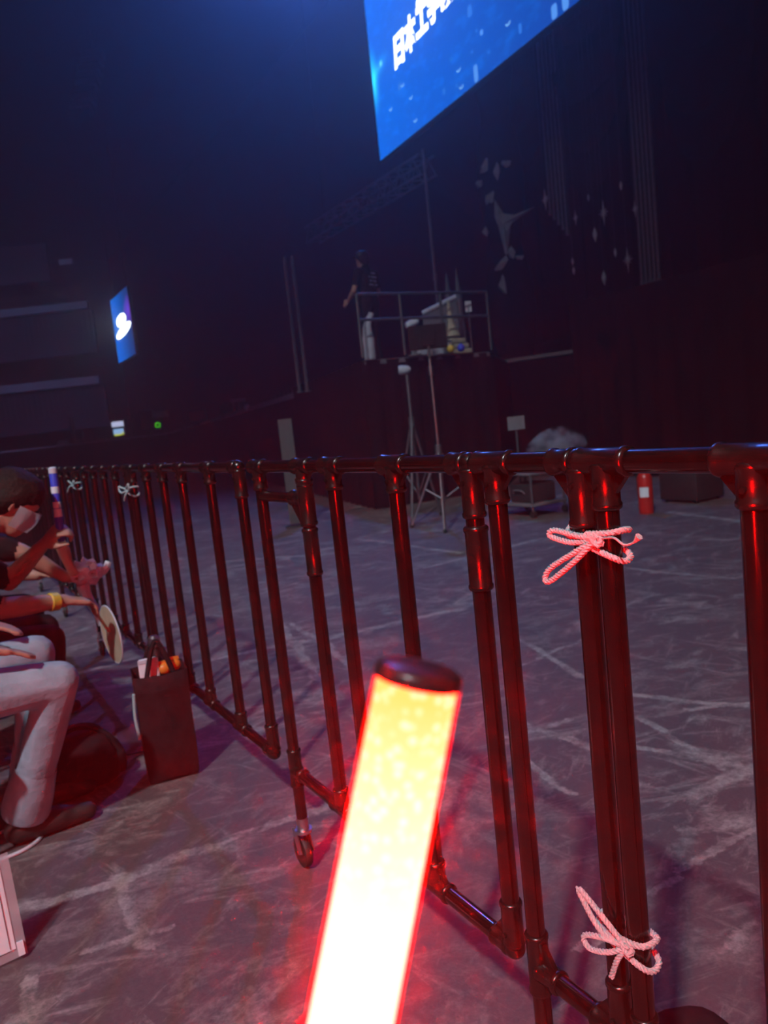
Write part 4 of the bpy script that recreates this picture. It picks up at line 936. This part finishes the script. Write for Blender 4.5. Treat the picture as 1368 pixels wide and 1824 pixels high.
def person(label, J, face, mats, hands, parent_loc, hair=True, mask=False, cap=False, shoe_dir=None, sleeve_=0.85, voxel=0.008):
    """J joints; mats = (skin, top, trousers, shoe)"""
    t = thing('person', label, 'person', parent_loc)
    caps = []; A = caps.append; face = face.normalized(); upv = V(0, 0, 1) - face*face.z; upv.normalize(); sidev = face.cross(upv)
    H = J['head']; sh = [J['shR'], J['shL']]; hp = [J['hipR'], J['hipL']]
    pel = (hp[0]+hp[1])/2; chest = (sh[0]+sh[1])/2; nb = J['neck']
    # head: cranium, jaw, nose, ears
    A((H+upv*.025-face*.018, .086, H+upv*.030+face*.012, .082, 0)); A((H-upv*.02+face*.025, .066, H-upv*.075+face*.045, .044, 0))
    A((H+face*.088-upv*.002, .010, H+face*.103-upv*.028, .013, 0))
    for s in (-1, 1):
        A((H+sidev*(.083*s)+upv*.012, .012, H+sidev*(.082*s)-upv*.022, .009, 0)); A((H+face*.075+sidev*(.033*s)+upv*.022, .014, H+face*.07+sidev*(.045*s)+upv*.024, .012, 0))
    A((H+face*.082-upv*.055-sidev*.016, .010, H+face*.082-upv*.055+sidev*.016, .010, 0))
    A((H-upv*.06-face*.015, .056, nb, .058, 0))
    # torso
    A((sh[0].lerp(sh[1], .12), .070, sh[0].lerp(sh[1], .88), .070, 1)); A((nb, .066, chest, .085, 1))
    for s in (.27, .73):
        A((sh[0].lerp(sh[1], s)-V(0, 0, .06), .105, pel.lerp(chest, .35)+(sh[0].lerp(sh[1], s)-chest)*.7, .098, 1))
    A((pel.lerp(chest, .40)+(hp[0]-pel)*.5, .105, hp[0].lerp(pel, .35)+V(0, 0, .05), .108, 1)); A((pel.lerp(chest, .40)+(hp[1]-pel)*.5, .105, hp[1].lerp(pel, .35)+V(0, 0, .05), .108, 1))
    A((hp[0], .098, hp[1], .098, 2))
    for q in 'RL':
        s_, e_, w_ = J['sh'+q], J['el'+q], J['wr'+q]; c_ = s_.lerp(e_, sleeve_)
        A((s_, .066, c_, .056, 1)); A((c_, .044, e_, .040, 0)); A((e_, .040, e_.lerp(w_, .35), .041, 0)); A((e_.lerp(w_, .35), .041, w_, .026, 0))
        h_, k_, a_ = J['hip'+q], J['kn'+q], J['an'+q]
        A((h_, .092, h_.lerp(k_, .5), .080, 2)); A((h_.lerp(k_, .5), .080, k_, .063, 2)); A((k_, .063, k_.lerp(a_, .35), .062, 2)); A((k_.lerp(a_, .35), .062, a_, .058, 2))
        sd_ = (shoe_dir or face); sd_ = V(sd_.x, sd_.y, 0).normalized(); f_ = V(a_.x, a_.y, 0)
        A((f_-sd_*.04+V(0, 0, .045), .042, f_+sd_*.09+V(0, 0, .042), .040, 3)); A((f_+sd_*.07+V(0, 0, .036), .036, f_+sd_*.17+V(0, 0, .032), .030, 3)); A((a_, .042, f_+V(0, 0, .05), .042, 3))
        hd = hands[q]; caps.extend([c+(0,) for c in hand_caps(w_, hd[0], hd[1], hd[2], hd[3])])
    body = fuse('body', caps, mats, t, voxel)
    # face details
    M_eye = mat('dark_eye', (0.01, 0.008, 0.008), 0.2)
    for s in (-1, 1):
        bm = B(); ball(bm, H+face*.087+sidev*(.033*s)+upv*.008, .0095, sub=2); obj('eye', bm, M_eye, t)
    if not mask:
        bm = B(); capsule(bm, H+face*.091-upv*.052-sidev*.02, .005, H+face*.091-upv*.052+sidev*.02, .005); obj('mouth', bm, mat('lips', (.30, .11, .09), .5), t)
    else:
        bm = B(); rows = []
        for i in range(7):
            r = []
            for j in range(13):
                a = math.radians(-80+160*j/12); v = .010-.085*i/6
                rad = .098 - .012*(i/6) + .006*math.sin(math.pi*i/6)
                r.append(bm.verts.new(H + face*(rad*math.cos(a)*1.06+.008) + sidev*(rad*.90*math.sin(a)) + upv*v))
            rows.append(r)
        for a, b in zip(rows, rows[1:]):
            for j in range(12): bm.faces.new((a[j], a[j+1], b[j+1], b[j]))
        bmesh.ops.solidify(bm, geom=list(bm.faces), thickness=.003); obj('face_mask', bm, M_white, t)
    if hair:
        hc = [(H+upv*.045-face*.028, .093, H+upv*.052+face*.012, .085, 0), (H+upv*.0-face*.045, .085, H-upv*.05-face*.055, .062, 0), (H+upv*.075+face*.045, .045, H+upv*.06+face*.062, .034, 0)]
        for s in (-1, 1): hc.append((H+upv*.04+sidev*(.035*s), .062, H-upv*.0+sidev*(.055*s)-face*.03, .045, 0))
        fuse('hair', hc, [M_hair], t, .007, 4)
    if cap:
        bm = B(); lathe(bm, H+upv*.045, H+upv*.135, [(0, .101), (.3, .100), (.7, .082), (.92, .045), (1, .01)], 24)
        c_ = H+upv*.05; pts = []
        for i in range(13): a = math.radians(-70+140*i/12); pts.append(c_ + face*(.095*math.cos(a)+.085*max(0, math.cos(a*1.28))) + sidev*(.098*math.sin(a)))
        poly_prism(bm, pts, upv, .006); obj('baseball_cap', bm, M_dark, t)
    return t
# nearest seated person: pale jeans, hand resting on the thigh
P1 = person('seated person in pale jeans and black top with one hand on the thigh', dict(
    head=V(-.22, 2.58, 1.27), neck=V(-.25, 2.58, 1.10), shR=V(-.26, 2.39, 1.03), shL=V(-.26, 2.77, 1.03), elR=V(-.20, 2.33, .76), wrR=V(.035, 2.42, .672), elL=V(-.18, 2.83, .77), wrL=V(.03, 2.72, .70),
    hipR=V(-.24, 2.49, .53), hipL=V(-.24, 2.68, .53), knR=V(.245, 2.47, .515), knL=V(.215, 2.72, .555), anR=V(.115, 2.60, .12), anL=V(.15, 2.80, .12)),
    V(1, .15, -.25), (M_skin, M_tee, M_denim, M_shoe), dict(R=(V(.95, .15, -.28), V(0.1, 0, -1), 1, .12), L=(V(.95, -.2, -.25), V(0, 0, -1), -1, .15)), (-.2, 2.58, 0), shoe_dir=V(1, .05, 0))
bm = B(); 
def hem(bm, a, k):
    d = (k-a).normalized(); lathe(bm, a-d*.035, a+d*.13, [(0, .070), (.1, .074), (.5, .070), (1, .060)], 20, cap=False)
hem(bm, V(.115, 2.60, .12), V(.245, 2.47, .515)); o = obj('trouser_hem', bm, M_denim, P1)
bm = B(); hem(bm, V(.15, 2.80, .12), V(.215, 2.72, .555)); obj('trouser_hem', bm, M_denim, P1)
# second person: dark clothes, mask, wristband, holding the blue stick
P2 = person('seated masked person in dark clothes with a yellow wristband holding a blue stick', dict(
    head=V(.262, 3.25, 1.025), neck=V(.13, 3.25, .945), shR=V(.03, 3.06, .885), shL=V(.03, 3.44, .885), elR=V(.12, 3.02, .675), wrR=V(.375, 3.12, .640), elL=V(.22, 3.47, .70), wrL=V(.355, 3.34, .840),
    hipR=V(-.16, 3.16, .52), hipL=V(-.16, 3.34, .52), knR=V(.30, 3.13, .50), knL=V(.31, 3.37, .50), anR=V(.25, 3.15, .10), anL=V(.27, 3.36, .10)),
    V(.80, -.08, -.60), (M_skin, M_tee, M_black, M_shoe), dict(R=(V(.9, .25, -.25), V(.2, .2, -1), 1, .45), L=(V(.55, -.45, .55), V(.5, .4, -.6), -1, .9)), (0, 3.25, 0), mask=True, shoe_dir=V(1, 0, 0))
bm = B(); lathe(bm, V(.318, 3.098, .648), V(.352, 3.111, .643), [(0, .031), (.1, .035), (.9, .034), (1, .030)], 20, cap=False); obj('wristband', bm, M_yellow, P2)
# third person behind
P3p = person('seated person in dark clothes behind the masked one, clutching a white bundle', dict(
    head=V(.10, 3.88, 1.08), neck=V(.03, 3.88, .97), shR=V(0, 3.69, .90), shL=V(0, 4.07, .90), elR=V(.29, 3.60, .80), wrR=V(.455, 3.60, .655), elL=V(.16, 4.08, .68), wrL=V(.38, 3.95, .64),
    hipR=V(-.18, 3.79, .52), hipL=V(-.18, 3.97, .52), knR=V(.30, 3.75, .50), knL=V(.30, 3.98, .50), anR=V(.26, 3.77, .10), anL=V(.26, 3.98, .10)),
    V(.9, -.05, -.45), (M_skin, M_tee, M_black, M_shoe), dict(R=(V(.7, .1, -.3), V(.3, .2, .6), 1, .6), L=(V(.8, -.4, 0), V(0, -.3, -1), -1, .4)), (0, 3.88, 0), shoe_dir=V(1, 0, 0), voxel=.010)
# crew member on the riser
cbp = dep(668, 640, 11.4); cbp.z = DECK; fd = (-r0*.75 + fw*.6).normalized(); sr = fd.cross(V(0, 0, 1))
def C_(x, y, z): return cbp + fd*x + sr*y + V(0, 0, z)
PC = person('crew member in black with a cap and printed shirt standing on the riser', dict(
    head=C_(.05, 0, 1.52), neck=C_(0, 0, 1.40), shR=C_(0, .19, 1.32), shL=C_(0, -.19, 1.32), elR=C_(.02, .27, 1.06), wrR=C_(.20, .22, .92), elL=C_(.05, -.26, 1.06), wrL=C_(.24, -.18, .96),
    hipR=C_(0, .09, .86), hipL=C_(0, -.09, .86), knR=C_(.03, .11, .47), knL=C_(.0, -.11, .47), anR=C_(0, .12, .10), anL=C_(-.03, -.12, .10)),
    fd, (M_skin, M_tee, M_black, M_shoe), dict(R=(fd*.8-V(0, 0, .6), -sr, 1, .4), L=(fd*.8-V(0, 0, .5), sr, -1, .4)), cbp, cap=True, voxel=.012, sleeve_=.6)
bm = B()
for k, (w0, w1) in enumerate(((-.05, .10), (-.08, .10), (-.06, .09), (-.08, .11))):
    z = 1.30-.055*k; c0, c1 = C_(-.106, w0, z), C_(-.106, w1, z)
    n = 6
    for i in range(n):
        if (i*7+k*3) % 5 == 0: continue
        a, b = c0.lerp(c1, i/n), c0.lerp(c1, (i+.8)/n); obox(bm, (a+b)/2 - fd*.003, sr, V(0, 0, 1), fd, (b-a).length/2, .010, .003)
obj('shirt_print', bm, M_pgrey, PC, False)

# chairs under the seated people
def chair(y, label, x=-.20):
    t = thing('folding_chair', label, 'chair', (x, y, 0), 'black folding chairs along the aisle')
    bm = B(); bevbox(bm, (x-.20, y-.20, .395), (x+.20, y+.20, .425), .012); obj('seat', bm, M_dark, t)
    bm = B(); bevbox(bm, (x-.345, y-.20, .62), (x-.325, y+.20, .80), .008); obj('backrest', bm, M_dark, t)
    for s in (-1, 1):
        bm = B(); cyl(bm, (x+.20, y+s*.205, .012), (x-.335, y+s*.205, .80), .011, seg=8); obj('leg', bm, M_dmetal, t)
        bm = B(); cyl(bm, (x-.25, y+s*.19, .012), (x+.15, y+s*.19, .41), .011, seg=8); obj('leg', bm, M_dmetal, t)
chair(2.58, 'folding chair under the person in pale jeans'); chair(3.25, 'folding chair under the masked person'); chair(3.88, 'folding chair under the person with the white bundle')

# blue printed stick held by the masked person
sp_, sq = V(.420, 3.300, .846), V(.428, 3.300, 1.140); sdv = (sq-sp_).normalized()
t = thing('cheering_stick', 'blue stick with white printing held upright by the masked person', 'stick', sp_)
bm = B(); lathe(bm, sp_, sq, [(0, .012), (.03, .015), (.97, .015), (1, .010)], 18); obj('tube', bm, M_blue, t)
bm = B(); lathe(bm, sq-sdv*.02, sq+sdv*.006, [(0, .016), (.8, .016), (1, .008)], 18); obj('cap', bm, M_offw, t)
for z, h in ((.66, .028), (.46, .026), (.34, .034)):
    bm = B(); lathe(bm, sp_+sdv*(.294*z), sp_+sdv*(.294*z+h), [(0, .0120), (.02, .0156), (.25, .0160), (.45, .0154), (.7, .0161), (.98, .0156), (1, .012)], 12); obj('white_print', bm, M_white, t)
# white bundle, round fan, cream towel
bc = V(.535, 3.60, .662); t = thing('plastic_bag', 'white crumpled plastic bag clutched by the person behind', 'bag', bc-V(0, 0, .06))
bm = B(); ball(bm, bc, .062, 1.15, 1, .95, 3)
for v in bm.verts: v.co += (v.co-bc).normalized()*(.008*math.sin(v.co.x*190)+.007*math.sin(v.co.z*230+v.co.y*150))
obj('bundle', bm, M_white, t)
bm = B(); tube(bm, spline([bc+V(.05, 0, -.02), bc+V(.085, 0, .0), bc+V(.105, .005, .03)], 6), .014, 8, lambda q: .02-.006*q); obj('knotted_end', bm, M_white, t)
bm = B(); tube(bm, spline([bc+V(-.02, -.01, -.05), bc+V(-.01, -.02, -.11), bc+V(.02, -.03, -.18), bc+V(.03, -.03, -.24)], 6), .02, 8, lambda q: .028-.014*q); obj('hanging_tail', bm, M_offw, t)
ct = ony(113, 993, 3.55); t = thing('towel', 'cream folded towel hanging beside the white plastic bag', 'towel', ct-V(0, 0, .09))
bm = B()
for k in range(3): tube(bm, spline([ct+V(-.015+.008*k, .006*k, .085), ct+V(.0+.006*k, .01, .03), ct+V(.015, .01, -.02), ct+V(.028+.006*k, .0, -.085)], 6), .018, 10, lambda q: .014+.008*math.sin(math.pi*q))
obj('folds', bm, M_cream, t)
fc = ony(198, 1130, 3.28); t = thing('round_fan', 'cream round hand fan seen nearly edge-on beside the barricade', 'fan', fc-V(0, 0, .13))
fnrm = (r0*.80 + fw*.60 + V(0, 0, .05)).normalized(); x_, y_ = frame_of(fnrm)
bm = B(); lathe(bm, fc-fnrm*.002, fc+fnrm*.002, [(0, .120), (.5, .122), (1, .120)], 36); obj('leaf', bm, M_cream, t)
bm = B(); tube(bm, [fc + x_*(.122*math.cos(a)) + y_*(.122*math.sin(a)) for a in [2*math.pi*i/36 for i in range(37)]], .003, 6, cap=False); obj('rim', bm, M_offw, t)
hd_ = V(.47, 3.18, .60); bm = B(); cyl(bm, fc+(hd_-fc).normalized()*.02, hd_, .006, seg=8); obj('handle', bm, M_cream, t)

# ------------------------------------------------------------------ things on the floor at left
c0, c1 = onz(270, 1400), onz(354, 1378)
dirb = (c1-c0); wb = dirb.length; dirb.normalize(); nb_ = V(-dirb.y, dirb.x, 0)
if nb_.dot(fw) < 0: nb_ = -nb_
t = thing('tote_bag', 'black tote bag standing on the floor against the barricade', 'bag', (c0+c1)/2)
HB, DB = .395, .13
bm = B(); NX = 10
def ring_at(z, grow, sag):
    pts = []
    for i in range(NX+1): s = i/NX; pts.append(c0 + dirb*(wb*(s*(1+2*grow)-grow)) - nb_*(grow*wb*.6 + sag*math.sin(math.pi*s)) + V(0, 0, z))
    for i in range(NX+1): s = 1-i/NX; pts.append(c0 + dirb*(wb*(s*(1+2*grow)-grow)) + nb_*(DB+grow*wb*.6 + sag*math.sin(math.pi*s)) + V(0, 0, z))
    return [bm.verts.new(p) for p in pts]
rings = [ring_at(z, g, s) for z, g, s in ((.004, .0, 0), (.02, .03, .01), (.12, .05, .018), (.24, .04, .012), (.33, .055, .02), (HB, .06, .026))]
bm.faces.new(rings[0][::-1])
for a, b in zip(rings, rings[1:]):
    for k in range(len(a)): bm.faces.new((a[k], a[(k+1) % len(a)], b[(k+1) % len(a)], b[k]))
o = obj('body', bm, M_black, t); md = o.modifiers.new('t', 'SOLIDIFY'); md.thickness = .003; md.offset = -1
for q, hh_ in ((0.0, .13), (1.0, .10)):
    a = c0 + dirb*(wb*.2) + nb_*(DB*q) + V(0, 0, HB-.02); b = c0 + dirb*(wb*.8) + nb_*(DB*q) + V(0, 0, HB-.02); m_ = (a+b)/2 + V(0, 0, hh_) + nb_*.02
    bm = B(); sp2 = spline([a, a.lerp(m_, .6)+V(0, 0, .02), m_, b.lerp(m_, .6)+V(0, 0, .02), b], 6)
    for i, p in enumerate(sp2): pass
    tube(bm, sp2, .009, 8); obj('handle', bm, M_black, t)
bm = B(); sp2 = spline([c0-dirb*.014+nb_*.03+V(0, 0, .33), c0-dirb*.02+nb_*.025+V(0, 0, .25), c0-dirb*.016+nb_*.02+V(0, 0, .17)], 6); rope(bm, sp2, .005); obj('dangling_cord', bm, M_rope, t)
def in_bag(u, v, z): return c0 + dirb*(wb*u) + nb_*(DB*v) + V(0, 0, z)
t = thing('water_bottle', 'dark bottle with a silver cap sticking out of the tote bag', 'bottle', in_bag(.50, .55, .05))
bm = B(); b0 = in_bag(.50, .55, .05); lathe(bm, b0, b0+V(0, 0, .43), [(0, .030), (.02, .033), (.72, .033), (.84, .024), (.9, .014), (1, .014)], 18); obj('body', bm, M_dark, t)
bm = B(); lathe(bm, b0+V(0, 0, .425), b0+V(0, 0, .465), [(0, .019), (.1, .021), (.8, .020), (1, .012)], 18); obj('cap', bm, M_metal, t)
pc = in_bag(.30, .30, .36); t = thing('paper_pack', 'white paper pack poking out of the tote bag', 'paper', pc-V(0, 0, .1))
bm = B(); obox(bm, pc, dirb, V(0, 0, 1), nb_, .034, .085, .010); bmesh.ops.bevel(bm, geom=list(bm.edges), offset=.004, segments=2, affect='EDGES'); obj('pack', bm, M_white, t)
bm = B(); obox(bm, pc+V(0, 0, .078)-nb_*.011, dirb, V(0, 0, 1), nb_, .034, .006, .001); obj('flap', bm, M_offw, t, False)
for u, v, z, lb in ((.62, .35, .395, 'orange snack packet in the tote bag beside the white paper pack'), (.84, .4, .40, 'small orange packet at the right rim of the tote bag')):
    q = in_bag(u, v, z); t = thing('snack_packet', lb, 'packet', q-V(0, 0, .03)); bm = B(); ball(bm, q, .024, 1, .7, .9, 2); obj('pouch', bm, M_orange, t)
    bm = B(); obox(bm, q+V(0, 0, .024), dirb, V(0, 0, 1), nb_, .018, .006, .002); obj('crimped_edge', bm, M_orange, t, False)
# dark card on the floor
q = [onz(205, 1300), onz(252, 1290), onz(258, 1340), onz(217, 1348)]; bm = B(); poly_prism(bm, [p+V(0, 0, .001) for p in q], V(0, 0, 1), .004)
bmesh.ops.bevel(bm, geom=list(bm.edges), offset=.001, segments=1, affect='EDGES'); tag(obj('floor_card', bm, mat('dark_purple_card', (.03, .02, .035), .6)), 'dark square card lying flat on the floor beside the tote bag', 'card')
# backpack behind the jeans
bp_ = V(.34, 2.92, 0); t = thing('backpack', 'black backpack slumped on the floor behind the pale jeans', 'backpack', bp_)
bm = B(); bevbox(bm, bp_+V(-.17, -.13, .0), bp_+V(.10, .13, .20), .07, 4)
for v in bm.verts: v.co.x -= .35*(v.co.z-.1)*.6
obj('body', bm, M_black, t)
bm = B(); bevbox(bm, bp_+V(.02, -.09, .02), bp_+V(.13, .09, .12), .03, 3); obj('pocket', bm, M_black, t)
bm = B(); tube(bm, spline([bp_+V(-.12, -.05, .19), bp_+V(-.02, -.05, .225), bp_+V(.07, -.06, .18), bp_+V(.11, -.07, .10)], 6), .010, 8); obj('strap', bm, M_black, t)
# pale strap loop on the floor
t = tag(obj('strap_loop', (lambda b: (tube(b, [onz(5, 1508) + V(.115*math.cos(a), .095*math.sin(a), .006) for a in [2*math.pi*i/40 for i in range(41)]], .006, 8, cap=False), b)[1])(B()), M_offw), 'pale round strap loop lying on the floor in front of the jeans', 'strap')
# white card in a clear holder
M_clear = bpy.data.materials.new('clear_sleeve'); M_clear.use_nodes = True
b_ = M_clear.node_tree.nodes['Principled BSDF']; b_.inputs['Base Color'].default_value = (.6, .6, .66, 1); b_.inputs['Roughness'].default_value = .3; b_.inputs['Alpha'].default_value = .35
w0 = onz(33, 1712); wv = V(-1, -.12, 0).normalized(); wn = V(.12, -1, .22).normalized(); wu = wn.cross(wv).normalized()
if wu.z < 0: wu = -wu
t = thing('card_holder', 'white card in a clear sleeve standing at the lower left edge', 'card', w0)
oc = w0 + wu*.015
bm = B(); obox(bm, oc + wv*.15 + wu*.118, wv, wu, wn, .150, .103, .0012); obj('card', bm, M_white, t, False)
bm = B()
obox(bm, oc + wv*.012 + wu*.118 + wn*.003, wv, wu, wn, .0008, .098, .0006); obj('printed_rule', bm, M_grey, t, False)
bm = B(); obox(bm, oc + wv*.142 + wu*.115 - wn*.002, wv, wu, wn, .165, .122, .0008); obj('sleeve', bm, M_clear, t, False)
bm = B(); obox(bm, oc - wv*.010 + wu*.012 + wn*.002, wv, wu, wn, .007, .016, .004); obj('clip', bm, M_white, t, False)
# flattened black lump beyond the fence at the lower right
bb = onz(1232, 1868) ; t = thing('dark_lump', 'black rounded lump on the floor behind the low cord tie', 'bundle', V(bb.x, bb.y, 0))
bm = B(); ball(bm, V(bb.x+.0, bb.y-.0, .022), .075, 1.1, .9, .42, 3)
for v in bm.verts:
    v.co.z = max(.001, v.co.z + .006*math.sin(v.co.x*60+v.co.y*45))
obj('cloth', bm, M_black, t)
bm = B(); tube(bm, spline([V(bb.x-.06, bb.y, .035), V(bb.x-.02, bb.y-.02, .05), V(bb.x+.03, bb.y-.03, .045), V(bb.x+.07, bb.y-.03, .02)], 6), .008, 8); obj('fold', bm, M_black, t)

# ------------------------------------------------------------------ hand holding the light stick
e1 = (r0 - AX*r0.dot(AX)).normalized(); e2 = AX.cross(e1)
if e2.dot(f0) < 0: e2 = -e2
def cylp(th, r, ax): a = math.radians(th); return BOT + AX*ax + e1*(r*math.cos(a)) + e2*(r*math.sin(a))
t = thing('person', 'hand and bare forearm gripping the glowing light stick at the bottom edge', 'person', BOT-AX*.1)
caps = []; Wp = BOT - AX*.075 + e1*.062 - e2*.062
for i, (rr, lift) in enumerate(((.0095, 0), (.0098, 0), (.0094, 0), (.0085, 0))):
    ax = -.030-.0205*i
    pts = [cylp(15, .040, ax), cylp(75, .031, ax), cylp(150, .0275, ax-.002), cylp(215, .0265, ax-.003)]
    caps.append((Wp + AX*(.012-.010*i), .017, pts[0], .0135, 0))
    for a, b, k in zip(pts, pts[1:], (1, .95, .88)): caps.append((a, rr*k*1.02, b, rr*k*.95, 0))
    
tp_ = [Wp + AX*.012 - e2*.004, cylp(-55, .040, -.028), cylp(-115, .031, -.020), cylp(-172, .0315, -.0125)]
for a, b, ra_, rb_ in zip(tp_, tp_[1:], (.019, .0135, .0118), (.0145, .0118, .0098)): caps.append((a, ra_, b, rb_, 0))
El = Vector((.30, -.06, .80)); caps.append((Wp, .025, Wp.lerp(El, .25), .028, 0)); caps.append((Wp.lerp(El, .25), .028, Wp.lerp(El, .6), .038, 0)); caps.append((Wp.lerp(El, .6), .038, El, .042, 0))
fuse('arm', caps, [M_skin], t, .0028, 5)
bm = B(); nl = cylp(-172, .0315, -.0125); ball(bm, nl - e1*.0055 - e2*.004 + AX*.003, .006, .5, 1, 1.2, 2); obj('thumbnail', bm, mat('nail', (.55, .32, .27), .3), t)


# ------------------------------------------------------------------ puff of fog drifting behind the rail
m = bpy.data.materials.new('fog'); m.use_nodes = True; nt = m.node_tree; nt.nodes.clear()
o_ = nt.nodes.new('ShaderNodeOutputMaterial'); v_s = nt.nodes.new('ShaderNodeVolumeScatter'); v_s.inputs['Color'].default_value = (.9, .94, 1, 1); v_s.inputs['Anisotropy'].default_value = .1
tc = nt.nodes.new('ShaderNodeTexCoord'); nz = nt.nodes.new('ShaderNodeTexNoise'); nz.inputs['Scale'].default_value = 6; nz.inputs['Detail'].default_value = 4
nt.links.new(tc.outputs['Object'], nz.inputs['Vector'])
mr = nt.nodes.new('ShaderNodeMapRange'); mr.inputs[1].default_value = .42; mr.inputs[2].default_value = .70; mr.inputs[3].default_value = 0; mr.inputs[4].default_value = 14.0
nt.links.new(nz.outputs['Fac'], mr.inputs[0]); nt.links.new(mr.outputs[0], v_s.inputs['Density']); nt.links.new(v_s.outputs[0], o_.inputs['Volume'])
bm = B(); fp = dep(985, 797, 7.4)
tube(bm, spline([fp-r0*.26+V(0, 0, -.01), fp-r0*.12+V(0, 0, .02), fp+r0*.05+V(0, 0, .05), fp+r0*.2+V(0, 0, .06), fp+r0*.32+V(0, 0, -.02)], 6), .1, 14, lambda q: .02+.13*math.sin(math.pi*min(1, q*.9+.06))**1.2)
o = obj('fog_puff', bm, m); o['kind'] = 'stuff'; o['label'] = 'pale puff of fog drifting just above the barricade rail'; o['category'] = 'fog'
